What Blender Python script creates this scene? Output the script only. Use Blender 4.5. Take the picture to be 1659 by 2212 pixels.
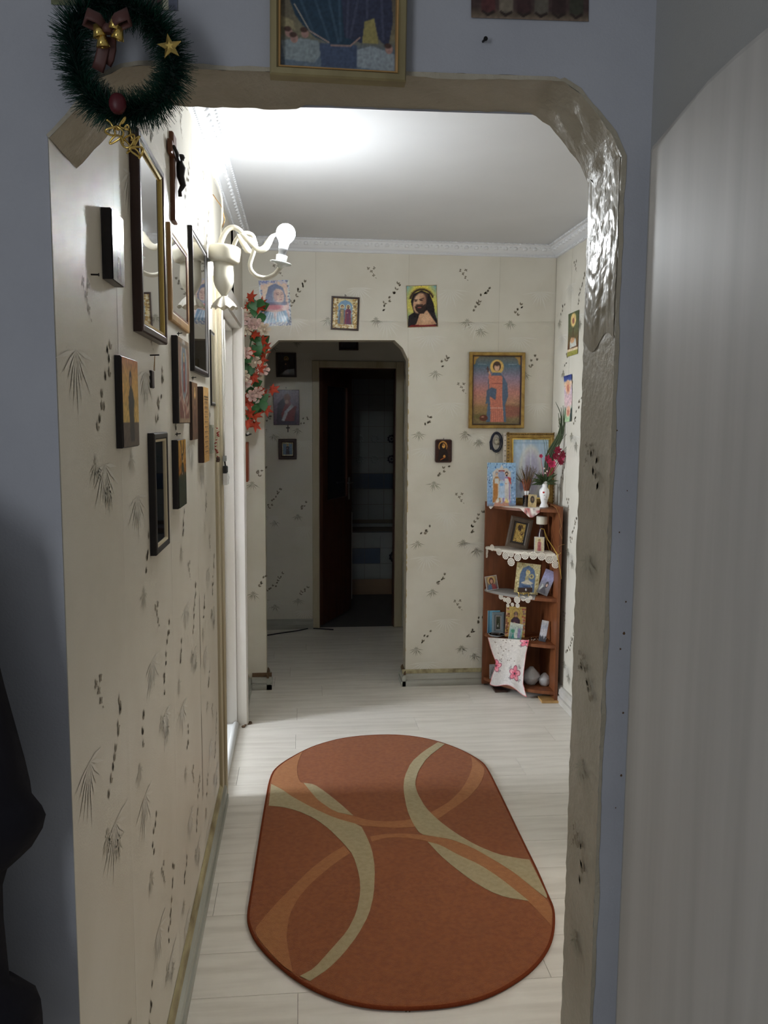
import bpy, math, random
import numpy as np
from mathutils import Vector, Matrix

random.seed(7)
for o in list(bpy.data.objects):
    bpy.data.objects.remove(o)
SC = bpy.context.scene
COL = SC.collection

# ------------------------------------------------------------------ camera
FPX, CX, CY, CAMH = 1800.0, 829.5, 1106.0, 1.58


def cam_basis(vpx=650., vpy=905., vx=720., vd=17500.):
    d = np.array([(vpx - CX) / FPX, -(vpy - CY) / FPX, -1.]); d /= np.linalg.norm(d)
    dn = np.array([(vx - CX) / FPX, -vd / FPX, -1.]); u = -dn
    u = u - d * (u @ d); u /= np.linalg.norm(u)
    return np.array([np.cross(d, u), d, u])


MC = cam_basis()
cd = bpy.data.cameras.new('camera')
cd.sensor_fit = 'VERTICAL'; cd.sensor_height = 36.0; cd.lens = 36.0 * FPX / 2212.0
cd.clip_start = 0.05
cam = bpy.data.objects.new('camera', cd); COL.objects.link(cam)
m4 = Matrix([list(map(float, MC[i])) + [0.0] for i in range(3)] + [[0, 0, 0, 1]])
m4.translation = Vector((0, 0, CAMH))
cam.matrix_world = m4
SC.camera = cam

# ------------------------------------------------------------------ world, exposure, large lights
SC.view_settings.view_transform = 'Standard'
SC.view_settings.look = 'None'
SC.view_settings.gamma = 1.0
SC.view_settings.use_curve_mapping = False
SC.view_settings.exposure = 0.0
w = bpy.data.worlds.new('world'); SC.world = w; w.use_nodes = True
w.node_tree.nodes['Background'].inputs[0].default_value = (0.62, 0.72, 0.9, 1)
w.node_tree.nodes['Background'].inputs[1].default_value = 0.25


def area(name, loc, direction, sx, sy, power, color):
    l = bpy.data.lights.new(name, 'AREA'); l.shape = 'RECTANGLE'; l.size = sx; l.size_y = sy
    l.energy = power; l.color = color
    o = bpy.data.objects.new(name, l); COL.objects.link(o)
    o.location = loc
    o.rotation_euler = Vector(direction).to_track_quat('-Z', 'Y').to_euler()
    return o


# daylight coming in at the window of the side room, and at the window of the room behind the camera
area('daylight_side_window', (-3.12, 3.36, 1.55), (1, 0, -0.02), 0.55, 1.3, 122.0, (0.84, 0.91, 1.0))
area('daylight_front_room_window', (-1.38, -1.25, 1.65), (1, 0.15, 0.08), 1.0, 1.3, 25.0, (0.92, 0.96, 1.0))
# added warm fill light in an invented, unseen room right of the hall
area('kitchen_ceiling_lamp', (2.45, 2.1, 2.49), (0, 0, -1), 0.5, 0.5, 24.0, (1.0, 0.93, 0.83))
BULB_STRENGTH = 780.0


# ------------------------------------------------------------------ pixel to place helpers
def ray(px, py):
    return MC @ np.array([(px - CX) / FPX, -(py - CY) / FPX, -1.])


EYE = np.array([0., 0., CAMH])


def onz(px, py, z=0.0):
    r = ray(px, py); return EYE + (z - CAMH) / r[2] * r


def ony(px, py, Y):
    r = ray(px, py); return EYE + Y / r[1] * r


def onx(px, py, X):
    r = ray(px, py); return EYE + X / r[0] * r


# ------------------------------------------------------------------ materials
def lin(c):
    c = c / 255.0
    return c / 12.92 if c <= 0.04045 else ((c + 0.055) / 1.055) ** 2.4


def S(r, g, b):
    return (lin(r), lin(g), lin(b), 1.0)


MATS = {}


def mat(name, col, rough=0.6, spec=0.4, metal=0.0, col2=None, nscale=8.0, stretch=(1, 1, 1), lo=0.35, hi=0.7,
        bump=0.0, bscale=120.0, bstretch=(1, 1, 1), coat=0.0, vcol=None, detail=4.0, trans=0.0, alpha=1.0, sheen=0.0):
    if name in MATS:
        return MATS[name]
    m = bpy.data.materials.new(name); m.use_nodes = True
    nt = m.node_tree; b = nt.nodes['Principled BSDF']
    b.inputs['Base Color'].default_value = col
    b.inputs['Roughness'].default_value = rough
    b.inputs['Specular IOR Level'].default_value = spec
    b.inputs['Metallic'].default_value = metal
    b.inputs['Coat Weight'].default_value = coat
    b.inputs['Coat Roughness'].default_value = 0.08
    b.inputs['Transmission Weight'].default_value = trans
    b.inputs['Alpha'].default_value = alpha
    b.inputs['Sheen Weight'].default_value = sheen
    tc = nt.nodes.new('ShaderNodeTexCoord')

    def noise(scale, st, det):
        mp = nt.nodes.new('ShaderNodeMapping'); mp.inputs['Scale'].default_value = st
        nt.links.new(tc.outputs['Object'], mp.inputs['Vector'])
        n = nt.nodes.new('ShaderNodeTexNoise'); n.inputs['Scale'].default_value = scale
        n.inputs['Detail'].default_value = det
        nt.links.new(mp.outputs[0], n.inputs['Vector'])
        return n
    src = None
    if vcol:
        a = nt.nodes.new('ShaderNodeVertexColor'); a.layer_name = vcol
        nt.links.new(a.outputs['Color'], b.inputs['Base Color'])
        src = a.outputs['Color']
    if col2 is not None:
        n = noise(nscale, stretch, detail)
        r = nt.nodes.new('ShaderNodeValToRGB')
        r.color_ramp.elements[0].position = lo; r.color_ramp.elements[0].color = col
        r.color_ramp.elements[1].position = hi; r.color_ramp.elements[1].color = col2
        nt.links.new(n.outputs['Fac'], r.inputs['Fac'])
        if src is None:
            nt.links.new(r.outputs['Color'], b.inputs['Base Color'])
        else:
            mx = nt.nodes.new('ShaderNodeMixRGB'); mx.blend_type = 'MULTIPLY'; mx.inputs[0].default_value = 1.0
            nt.links.new(src, mx.inputs[1]); nt.links.new(r.outputs['Color'], mx.inputs[2])
            nt.links.new(mx.outputs[0], b.inputs['Base Color'])
    if bump > 0:
        n = noise(bscale, bstretch, 3.0)
        bp = nt.nodes.new('ShaderNodeBump'); bp.inputs['Strength'].default_value = bump
        bp.inputs['Distance'].default_value = 0.01
        nt.links.new(n.outputs['Fac'], bp.inputs['Height'])
        nt.links.new(bp.outputs[0], b.inputs['Normal'])
    MATS[name] = m
    return m


def emis(name, col, strength):
    m = bpy.data.materials.new(name); m.use_nodes = True
    nt = m.node_tree; nt.nodes.clear()
    e = nt.nodes.new('ShaderNodeEmission'); e.inputs[0].default_value = col; e.inputs[1].default_value = strength
    o = nt.nodes.new('ShaderNodeOutputMaterial'); nt.links.new(e.outputs[0], o.inputs[0])
    # glow dimmed towards the crown so the ceiling above burns out less
    g = nt.nodes.new('ShaderNodeNewGeometry'); sx = nt.nodes.new('ShaderNodeSeparateXYZ'); mr = nt.nodes.new('ShaderNodeMapRange')
    nt.links.new(g.outputs['Normal'], sx.inputs[0]); nt.links.new(sx.outputs['Z'], mr.inputs['Value'])
    mr.inputs['From Min'].default_value = -0.1; mr.inputs['From Max'].default_value = 0.85
    mr.inputs['To Min'].default_value = strength; mr.inputs['To Max'].default_value = strength * 0.05
    nt.links.new(mr.outputs[0], e.inputs[1])
    MATS[name] = m
    return m


def pane_mat(name, tint=(1, 1, 1, 1), ior=1.5, rough=0.02):
    m = bpy.data.materials.new(name); m.use_nodes = True
    nt = m.node_tree; nt.nodes.clear()
    t = nt.nodes.new('ShaderNodeBsdfTransparent'); t.inputs[0].default_value = tint
    g = nt.nodes.new('ShaderNodeBsdfGlossy'); g.inputs['Roughness'].default_value = rough
    fr = nt.nodes.new('ShaderNodeFresnel'); fr.inputs[0].default_value = ior
    mx = nt.nodes.new('ShaderNodeMixShader'); o = nt.nodes.new('ShaderNodeOutputMaterial')
    nt.links.new(fr.outputs[0], mx.inputs[0]); nt.links.new(t.outputs[0], mx.inputs[1])
    nt.links.new(g.outputs[0], mx.inputs[2]); nt.links.new(mx.outputs[0], o.inputs[0])
    MATS[name] = m
    return m


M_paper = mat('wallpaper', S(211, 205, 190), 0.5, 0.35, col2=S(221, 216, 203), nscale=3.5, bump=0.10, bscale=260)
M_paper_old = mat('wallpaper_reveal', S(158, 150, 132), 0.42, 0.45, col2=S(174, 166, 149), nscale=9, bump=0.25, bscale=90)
M_blue = mat('grey_blue_paint', S(164, 166, 174), 0.75, 0.2, col2=S(173, 175, 182), nscale=5, bump=0.08, bscale=300)
M_greywall = mat('grey_paint', S(165, 165, 163), 0.8, 0.2, bump=0.08, bscale=300)
M_ceil = mat('ceiling_white', S(212, 213, 215), 0.75, 0.2, col2=S(218, 219, 221), nscale=2)
M_cornice = mat('cornice_white', S(228, 229, 231), 0.6, 0.3)
M_white = mat('white_gloss_paint', S(206, 202, 196), 0.3, 0.5, col2=S(192, 186, 174), nscale=6, stretch=(1, 1, 0.2))
M_cream = mat('old_cream_paint', S(196, 186, 160), 0.4, 0.4, col2=S(170, 156, 124), nscale=10, stretch=(1, 1, 0.15))
M_plank = mat('pale_laminate', S(228, 222, 211), 0.34, 0.4, col2=S(211, 204, 192), nscale=16, stretch=(0.16, 1.6, 1), lo=0.42, hi=0.68,
              bump=0.05, bscale=60, bstretch=(0.12, 2.0, 1))
M_joint = mat('dark_joint', S(120, 110, 95), 0.8)
M_skirt = mat('worn_skirting', S(176, 178, 168), 0.45, 0.4, col2=S(140, 140, 128), nscale=14, stretch=(1, 0.12, 1))
M_skirt_x = mat('worn_skirting_across', S(186, 186, 178), 0.45, 0.4, col2=S(140, 136, 122), nscale=14, stretch=(0.12, 1, 1))
M_skirt_top = mat('yellowed_skirting', S(176, 166, 128), 0.5, 0.4, col2=S(120, 106, 76), nscale=24, stretch=(1, 0.3, 1))
M_doorgrain = mat('pale_grain_laminate', S(182, 179, 174), 0.45, 0.35, col2=S(168, 165, 160), nscale=22, stretch=(1, 1, 0.05))
M_shelf = mat('brown_shelf_wood', S(128, 76, 44), 0.45, 0.4, col2=S(104, 58, 32), nscale=14, stretch=(3, 3, 0.35))
M_darkdoor = mat('dark_brown_door', S(84, 50, 34), 0.4, 0.4, col2=S(64, 38, 26), nscale=10, stretch=(2, 2, 0.2))
M_black = mat('black_wood', S(30, 26, 28), 0.35, 0.4)
M_darkwood = mat('dark_wood', S(62, 40, 32), 0.35, 0.45, col2=S(46, 28, 24), nscale=18, stretch=(1, 1, 0.2))
M_brown = mat('brown_wood', S(118, 74, 48), 0.45, 0.4, col2=S(92, 54, 34), nscale=18, stretch=(1, 1, 0.2))
M_goldframe = mat('gold_frame', S(178, 146, 78), 0.35, 0.5, metal=0.45, col2=S(142, 110, 56), nscale=30)
M_gold = mat('gold_metal', S(214, 184, 104), 0.22, 0.5, metal=0.85)
M_tanwood = mat('tan_wood', S(190, 152, 98), 0.4, 0.4, col2=S(164, 124, 74), nscale=16, stretch=(1, 1, 0.3))
M_dullgold = mat('dull_gold_wood', S(150, 138, 100), 0.45, 0.4, col2=S(126, 114, 80), nscale=20, stretch=(1, 1, 0.3))
M_silver = mat('silver_edge', S(190, 190, 192), 0.3, 0.5, metal=0.6)
M_steel = mat('steel', S(168, 170, 170), 0.35, 0.5, metal=0.7)
M_iron = mat('dark_iron', S(48, 44, 42), 0.5, 0.4, metal=0.4)
M_print = mat('print_matte', S(200, 200, 200), 0.55, 0.3, vcol='Col')
M_gloss = mat('print_gloss', S(200, 200, 200), 0.22, 0.45, vcol='Col', bump=0.05, bscale=60)
M_pane = pane_mat('picture_glass')
M_cord_w = mat('white_cord', S(222, 218, 208), 0.45)
M_cord_b = mat('black_cord', S(26, 25, 25), 0.5)
M_plastic_w = mat('white_plastic', S(228, 228, 226), 0.35)
M_plastic_b = mat('black_plastic', S(24, 24, 26), 0.4)
M_card = mat('card_back', S(206, 200, 188), 0.7)
M_leaf = mat('leaf_green', S(38, 88, 48), 0.45, 0.4, col2=S(70, 118, 70), nscale=12)
M_leaf2 = mat('leaf_pale', S(88, 128, 92), 0.5, 0.4, col2=S(60, 100, 66), nscale=12)
M_orange = mat('leaf_orange', S(190, 72, 40), 0.55, 0.3, col2=S(150, 46, 34), nscale=20)
M_rose = mat('rose_pink', S(230, 196, 190), 0.6, 0.3, col2=S(238, 214, 196), nscale=20)
M_rose2 = mat('rose_cream', S(232, 220, 196), 0.6, 0.3, col2=S(222, 200, 180), nscale=20)
M_pinkfl = mat('petal_pink', S(206, 62, 106), 0.5, 0.3, col2=S(170, 34, 70), nscale=30)
M_magenta = mat('petal_magenta', S(150, 30, 62), 0.5, 0.3, col2=S(120, 22, 48), nscale=30)
M_tinsel = mat('tinsel_green', S(24, 62, 48), 0.4, 0.4, col2=S(14, 40, 36), nscale=30)
M_ribbon = mat('brown_ribbon', S(84, 54, 50), 0.5, 0.3)
M_redball = mat('red_bauble', S(78, 18, 26), 0.45, 0.4)
M_coat = mat('black_cloth', S(24, 23, 30), 0.85, 0.2, bump=0.2, bscale=40)
M_porcelain = mat('cream_porcelain', S(226, 220, 200), 0.28, 0.5, coat=0.3)
M_glassarm = mat('milky_glass', S(236, 230, 212), 0.16, 0.5, coat=0.5, trans=0.35)
M_clear = mat('clear_plastic', S(232, 234, 230), 0.14, 0.5, trans=0.7)
M_bag = mat('plastic_bag', S(215, 215, 215), 0.2, 0.5, trans=0.3, bump=0.4, bscale=30)
M_tape = mat('clear_tape', S(140, 132, 114), 0.27, 0.4, bump=0.25, bscale=60, bstretch=(1, 1, 0.4))
M_crochet = mat('crochet_cotton', S(222, 212, 196), 0.85, 0.2, bump=0.3, bscale=300)
M_dust = mat('grey_lace', S(150, 146, 140), 0.85, 0.2, bump=0.3, bscale=300)
M_whitecer = mat('white_ceramic', S(236, 234, 232), 0.16, 0.5)
M_twig = mat('dry_twig', S(156, 116, 66), 0.7)
M_stick = mat('incense_stick', S(150, 82, 54), 0.6)
M_dry = mat('dried_flower', S(128, 104, 66), 0.8, col2=S(96, 74, 48), nscale=40)
M_rust = mat('rug_rust', S(160, 90, 42), 0.95, 0.1, col2=S(142, 75, 33), nscale=60, bump=0.7, bscale=420, sheen=0.2)
M_rugtan = mat('rug_tan', S(186, 122, 70), 0.95, 0.1, col2=S(172, 108, 58), nscale=60, bump=0.7, bscale=420, sheen=0.2)
M_rugbeige = mat('rug_beige', S(192, 176, 136), 0.95, 0.1, col2=S(178, 160, 120), nscale=60, bump=0.7, bscale=420, sheen=0.2)
M_rugedge = mat('rug_binding', S(120, 56, 30), 0.95, 0.1, bump=0.5, bscale=300)
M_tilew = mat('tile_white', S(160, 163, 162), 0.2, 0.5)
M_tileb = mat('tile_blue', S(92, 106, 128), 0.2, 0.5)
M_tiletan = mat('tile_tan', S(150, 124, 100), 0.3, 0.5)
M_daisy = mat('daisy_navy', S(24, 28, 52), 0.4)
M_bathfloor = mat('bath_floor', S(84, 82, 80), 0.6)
M_motif = mat('sprig_olive', S(150, 146, 128), 0.45, 0.4)
M_motif2 = mat('sprig_bud', S(128, 119, 102), 0.5, 0.3)
M_motif3 = mat('sprig_pale', S(222, 218, 207), 0.4, 0.4)
M_motif_f = mat('sprig_worn', S(193, 188, 173), 0.45, 0.4)
M_motif2_f = mat('bud_worn', S(150, 141, 124), 0.5, 0.3)
M_stain = mat('dirt_stain', S(92, 70, 48), 0.9)
M_nail = mat('nail_black', S(30, 28, 28), 0.5, metal=0.4)


# ------------------------------------------------------------------ mesh builder
class MB:
    def __init__(s):
        s.v = []; s.f = []; s.sm = []

    def add(s, vs, fs, smooth=False):
        b = len(s.v)
        s.v += [tuple(float(c) for c in p) for p in vs]
        s.f += [tuple(i + b for i in f) for f in fs]
        s.sm += [smooth] * len(fs)
        return s

    def box(s, x0, x1, y0, y1, z0, z1):
        vs = [(x, y, z) for z in (z0, z1) for y in (y0, y1) for x in (x0, x1)]
        return s.add(vs, [(0, 2, 3, 1), (4, 5, 7, 6), (0, 1, 5, 4), (2, 6, 7, 3), (0, 4, 6, 2), (1, 3, 7, 5)])

    def fbox(s, F, u0, u1, v0, v1, n0, n1, bev=0.0):
        """box in a frame F=(O,U,V,N); bev chamfers the front edge"""
        O, U, V, N = F
        if bev <= 0:
            vs = [O + U * u + V * v + N * n for n in (n0, n1) for v in (v0, v1) for u in (u0, u1)]
            return s.add(vs, [(0, 1, 3, 2), (4, 6, 7, 5), (0, 4, 5, 1), (2, 3, 7, 6), (0, 2, 6, 4), (1, 5, 7, 3)])
        L = []
        for (i, n) in ((0, n0), (0, n1 - bev), (bev, n1)):
            L.append([O + U * u + V * v + N * n for (u, v) in ((u0 + i, v0 + i), (u1 - i, v0 + i), (u1 - i, v1 - i), (u0 + i, v1 - i))])
        return s.loops(L, True)

    def loops(s, L, cap=False, smooth=False, closed=True):
        n = len(L[0]); vs = [p for l in L for p in l]; fs = []
        for k in range(len(L) - 1):
            for i in range(n if closed else n - 1):
                j = (i + 1) % n
                fs.append((k * n + i, k * n + j, (k + 1) * n + j, (k + 1) * n + i))
        s.add(vs, fs, smooth)
        if cap:
            b = len(s.v) - len(vs)
            s.f.append(tuple(b + i for i in reversed(range(n)))); s.sm.append(False)
            s.f.append(tuple(b + (len(L) - 1) * n + i for i in range(n))); s.sm.append(False)
        return s

    def mitre(s, F, w, h, prof):
        """picture moulding: profile of (inset, height) swept round a w x h rectangle"""
        O, U, V, N = F
        return s.loops([[O + U * u + V * v + N * n for (u, v) in ((i, i), (w - i, i), (w - i, h - i), (i, h - i))] for (i, n) in prof])

    def tube(s, pts, r, n=8, cap=True, smooth=True, flat=None):
        P = [np.array(p, float) for p in pts]
        R = list(r) if hasattr(r, '__len__') else [r] * len(P)
        L = []
        ref = np.array([0, 0, 1.0])
        up = None
        for i, p in enumerate(P):
            t = P[min(i + 1, len(P) - 1)] - P[max(i - 1, 0)]
            t = t / (np.linalg.norm(t) + 1e-9)
            if up is None:
                a = ref if abs(t @ ref) < 0.9 else np.array([1.0, 0, 0])
                up = np.cross(np.cross(t, a), t)
            up = up - t * (up @ t)
            up = up / (np.linalg.norm(up) + 1e-9)
            sd = np.cross(t, up)
            fl = flat or 1.0
            L.append([p + R[i] * (up * math.cos(2 * math.pi * k / n) + fl * sd * math.sin(2 * math.pi * k / n)) for k in range(n)])
        return s.loops(L, cap, smooth)

    def lathe(s, c, prof, n=24, axis=None, cap=True, wob=None):
        c = np.array(c, float)
        if axis is None:
            A = np.array([0, 0, 1.0])
        else:
            A = np.array(axis, float); A /= np.linalg.norm(A)
        t = np.array([1.0, 0, 0]) if abs(A[0]) < 0.9 else np.array([0, 1.0, 0])
        e1 = np.cross(A, t); e1 /= np.linalg.norm(e1); e2 = np.cross(A, e1)
        L = []
        for (r, h) in prof:
            l = []
            for k in range(n):
                a = 2 * math.pi * k / n
                rr, hh = (r, h) if wob is None else wob(r, h, a)
                l.append(c + A * hh + rr * (math.cos(a) * e1 + math.sin(a) * e2))
            L.append(l)
        return s.loops(L, cap, True)

    def ball(s, c, r, n=12, sc=(1, 1, 1)):
        c = np.array(c, float); L = []
        for i in range(1, n // 2):
            th = math.pi * i / (n // 2)
            L.append([c + r * np.array([sc[0] * math.sin(th) * math.cos(2 * math.pi * k / n), sc[1] * math.sin(th) * math.sin(2 * math.pi * k / n), -sc[2] * math.cos(th)]) for k in range(n)])
        return s.loops(L, True, True)

    def prism(s, pts2, z0, z1):
        n = len(pts2)
        return s.loops([[(x, y, z0) for x, y in pts2], [(x, y, z1) for x, y in pts2]], True)

    def build(s, name, m, parent=None, vcols=None):
        V = np.array(s.v)
        lo = V.min(0); hi = V.max(0)
        org = np.array([(lo[0] + hi[0]) / 2, (lo[1] + hi[1]) / 2, lo[2]])
        me = bpy.data.meshes.new(name)
        me.from_pydata((V - org).tolist(), [], s.f)
        me.polygons.foreach_set('use_smooth', s.sm)
        if vcols is not None:
            ca = me.color_attributes.new('Col', 'FLOAT_COLOR', 'POINT')
            ca.data.foreach_set('color', np.asarray(vcols, np.float32).ravel())
        me.update()
        me.materials.append(m)
        o = bpy.data.objects.new(name, me); COL.objects.link(o)
        if parent is not None:
            o.parent = parent
            org = org - np.array(world_loc(parent))
        o.location = org
        return o


def world_loc(o):
    l = np.array(o.location)
    while o.parent is not None:
        o = o.parent; l = l + np.array(o.location)
    return l


def root(name, label, cat, loc, group=None):
    o = bpy.data.objects.new(name, None); COL.objects.link(o)
    o.empty_display_size = 0.05
    o.location = [float(c) for c in loc]
    return tag(o, label, cat, group)


def tag(o, label, cat, group=None):
    o['label'] = label; o['category'] = cat
    if group:
        o['group'] = group
    return o


def struct(o, label=None, cat=None):
    o['kind'] = 'structure'
    if label:
        o['label'] = label
        o['category'] = cat or o.name.split('_')[0]
    return o


def stuff(o):
    o['kind'] = 'stuff'; return o


def copyobj(o, parent, loc, rot=None, scale=None):
    c = o.copy(); COL.objects.link(c); c.parent = parent
    c.location = loc
    if rot is not None:
        c.rotation_euler = rot
    if scale is not None:
        c.scale = scale
    return c


def v3(*a):
    return np.array(a, float)


def unit(a):
    a = np.array(a, float); return a / np.linalg.norm(a)


# ------------------------------------------------------------------ painted prints (vertex colours on a fine grid)
class Art:
    def __init__(s, w, h, nu, nv=None):
        s.w, s.h = w, h
        s.nu = nu; s.nv = nv or max(4, int(round(nu * h / w)))
        s.u, s.v = np.meshgrid(np.linspace(0, 1, s.nu + 1), np.linspace(0, 1, s.nv + 1))
        s.c = np.zeros(s.u.shape + (3,))
        s.asp = h / w
        s.rng = np.random.RandomState(s.nu * 7 + s.nv)

    def col(s, c):
        return np.array(c, float)

    def grad(s, stops):
        vs = [a for a, _ in stops]
        for k in range(3):
            s.c[..., k] = np.interp(s.v, vs, [c[k] for _, c in stops])
        return s

    def mix(s, mask, c, a=1.0):
        m = np.clip(mask, 0, 1)[..., None] * a
        s.c = s.c * (1 - m) + s.col(c) * m
        return s

    def ell(s, x, y, rx, ry, c, soft=0.12, a=1.0, rot=0.0):
        """rx, ry in units of the width; y measured in 0..1 of the height"""
        dx = (s.u - x); dy = (s.v - y) * s.asp
        if rot:
            cr, sr = math.cos(rot), math.sin(rot)
            dx, dy = dx * cr + dy * sr, -dx * sr + dy * cr
        d = np.sqrt((dx / rx) ** 2 + (dy / ry) ** 2)
        return s.mix((1 - d) / soft + 0.5, c, a)

    def ring(s, x, y, r, wd, c, a=1.0):
        d = np.sqrt((s.u - x) ** 2 + ((s.v - y) * s.asp) ** 2)
        return s.mix((wd - np.abs(d - r)) / (wd * 0.5) , c, a)

    def poly(s, pts, c, a=1.0, blur=1):
        ins = np.zeros(s.u.shape, bool)
        n = len(pts)
        for i in range(n):
            x1, y1 = pts[i]; x2, y2 = pts[(i + 1) % n]
            if y1 == y2:
                continue
            cond = ((y1 > s.v) != (y2 > s.v)) & (s.u < (x2 - x1) * (s.v - y1) / (y2 - y1) + x1)
            ins ^= cond
        m = ins.astype(float)
        for _ in range(blur):
            p = np.pad(m, 1, mode='edge')
            m = (p[1:-1, 1:-1] * 2 + p[:-2, 1:-1] + p[2:, 1:-1] + p[1:-1, :-2] + p[1:-1, 2:]) / 6
        return s.mix(m, c, a)

    def line(s, p, q, wd, c, a=1.0):
        px, py = p[0], p[1] * s.asp; qx, qy = q[0], q[1] * s.asp
        X, Y = s.u, s.v * s.asp
        dx, dy = qx - px, qy - py
        t = np.clip(((X - px) * dx + (Y - py) * dy) / (dx * dx + dy * dy + 1e-9), 0, 1)
        d = np.hypot(X - px - t * dx, Y - py - t * dy)
        return s.mix((wd - d) / (wd * 0.6) + 0.3, c, a)

    def rect(s, x0, x1, y0, y1, c, a=1.0):
        return s.mix(((s.u >= x0) & (s.u <= x1) & (s.v >= y0) & (s.v <= y1)).astype(float), c, a)

    def border(s, b, c):
        m = (s.u < b) | (s.u > 1 - b) | (s.v * s.asp < b) | (s.v * s.asp > s.asp - b)
        return s.mix(m.astype(float), c)

    def noise(s, a, cells=None):
        n = s.rng.rand(*s.u.shape)
        for _ in range(2):
            p = np.pad(n, 1, mode='edge')
            n = (p[1:-1, 1:-1] + p[:-2, 1:-1] + p[2:, 1:-1] + p[1:-1, :-2] + p[1:-1, 2:]) / 5
        n = (n - n.mean()) / (n.std() + 1e-6)
        s.c = np.clip(s.c * (1 + a * n[..., None]), 0, 255)
        return s

    def specks(s, n, region, cols, r):
        x0, x1, y0, y1 = region
        for _ in range(n):
            s.ell(x0 + s.rng.rand() * (x1 - x0), y0 + s.rng.rand() * (y1 - y0), r, r, cols[s.rng.randint(len(cols))], 0.5)
        return s

    def mute(s, f, k=1.0):
        g = s.c.mean(-1, keepdims=True)
        s.c = (s.c * (1 - f) + g * f) * k
        return s

    def saint(s, x, y0, y1, robe, cloak, skin=(214, 170, 140), hair=(70, 44, 34), halo=(226, 190, 110), beard=False, wd=1.0):
        """a generic standing robed figure between heights y0 and y1"""
        H = y1 - y0; k = H * s.asp * wd
        hy = y0 + 0.88 * H
        if halo is not None:
            s.ell(x, hy, 0.135 * k, 0.135 * k, halo, 0.15)
        s.poly([(x - 0.20 * k, y0), (x - 0.16 * k, y0 + 0.4 * H), (x - 0.17 * k, y0 + 0.68 * H), (x - 0.07 * k, y0 + 0.79 * H), (x + 0.07 * k, y0 + 0.79 * H),
                (x + 0.17 * k, y0 + 0.68 * H), (x + 0.16 * k, y0 + 0.4 * H), (x + 0.20 * k, y0)], cloak)
        s.poly([(x - 0.12 * k, y0), (x - 0.09 * k, y0 + 0.45 * H), (x - 0.10 * k, y0 + 0.74 * H), (x + 0.10 * k, y0 + 0.74 * H),
                (x + 0.10 * k, y0 + 0.45 * H), (x + 0.13 * k, y0)], robe)
        for q in (-0.05, 0.0, 0.06):
            s.line((x + q * k, y0 + 0.02 * H), (x + q * 0.7 * k, y0 + 0.42 * H), 0.006 * k + 0.004, tuple(0.72 * c for c in robe), 0.7)
        s.ell(x - 0.04 * k, y0 + 0.58 * H, 0.05 * k, 0.03 * k, skin, 0.4)
        s.ell(x, hy + 0.01 * H, 0.078 * k, 0.088 * k, hair, 0.2)
        s.ell(x, hy - 0.012 * H, 0.05 * k, 0.066 * k, skin, 0.25)
        if beard:
            s.ell(x, hy - 0.055 * H, 0.045 * k, 0.045 * k, hair, 0.3)
        s.ell(x - 0.02 * k, hy, 0.010 * k, 0.006 * k, (60, 40, 36), 0.6); s.ell(x + 0.02 * k, hy, 0.010 * k, 0.006 * k, (60, 40, 36), 0.6)
        return s


def lin_arr(c):
    c = np.clip(c, 0, 255) / 255.0
    return np.where(c <= 0.04045, c / 12.92, ((c + 0.055) / 1.055) ** 2.4)


def print_mesh(name, F, w, h, n, art, parent, m=None, warp=None):
    """flat printed sheet: grid of art colours on the frame F at height n"""
    O, U, V, N = F
    mb = MB()
    uu = art.u.ravel(); vv = art.v.ravel()
    P = O[None] + U[None] * (uu * w)[:, None] + V[None] * (vv * h)[:, None] + N[None] * n
    if warp is not None:
        P = P + warp(uu, vv)
    a = art.nu + 1
    idx = np.arange((art.nu + 1) * (art.nv + 1)).reshape(art.nv + 1, a)
    q = np.stack([idx[:-1, :-1], idx[:-1, 1:], idx[1:, 1:], idx[1:, :-1]], -1).reshape(-1, 4)
    mb.v = [tuple(p) for p in P.tolist()]
    mb.f = [tuple(f) for f in q.tolist()]
    mb.sm = [True] * len(mb.f)
    rgba = np.ones((len(mb.v), 4)); rgba[:, :3] = lin_arr(art.c.reshape(-1, 3))
    return mb.build(name, m or M_print, parent, rgba)


# ================================================================== the setting
YF0, YF1 = 1.20, 1.337            # near wall with the arch
XL, XR = -0.335, 1.47             # hall side walls
YB0, YB1 = 4.81, 4.92             # hall end wall with the second arch
YE = 6.22                         # end wall of the back lobby
ZC = 2.575                        # ceilings
XFL, XFR, YFR = -1.35, 0.50, -3.1  # room behind the camera

# ---- floors
fl = struct(MB().box(XL - 0.16, XR + 0.02, YF0, YE + 0.02, -0.05, -0.004).build('floor', M_joint), 'pale ash laminate floor laid crosswise through the hallway', 'floor')
pw, pl = 0.192, 1.285
prnd = random.Random(3)
plank_id = 0
r0 = YF0
while r0 < YE:
    off = prnd.random() * pl
    x0 = XL - 0.16 - off
    y1 = min(r0 + pw - 0.0012, YE + 0.02)
    while x0 < XR + 0.02:
        a, b = max(x0, XL - 0.16), min(x0 + pl - 0.0012, XR + 0.02)
        if b - a > 0.02:
            F = (v3(a, r0, 0), v3(1, 0, 0), v3(0, 1, 0), v3(0, 0, 1))
            MB().fbox(F, 0, b - a, 0, y1 - r0, -0.004, 0.0, 0.0006).build('plank', M_plank, fl)
        x0 += pl
    r0 += pw
struct(MB().box(XFL, XFR, YFR, YF0, -0.05, 0.0).build('floor_front_room', M_plank), 'pale floor of the dim room before the arch', 'floor')
struct(MB().box(-3.2, XL - 0.16, 2.2, 5.3, -0.05, 0.0).build('floor_side_room', M_plank), 'pale floor of the bright room behind the side doorway', 'floor')
struct(MB().box(-0.9, 1.6, YE + 0.02, 8.3, -0.05, -0.001).build('floor_bathroom', M_bathfloor), 'dark floor of the unlit bathroom beyond the lobby', 'floor')
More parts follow.
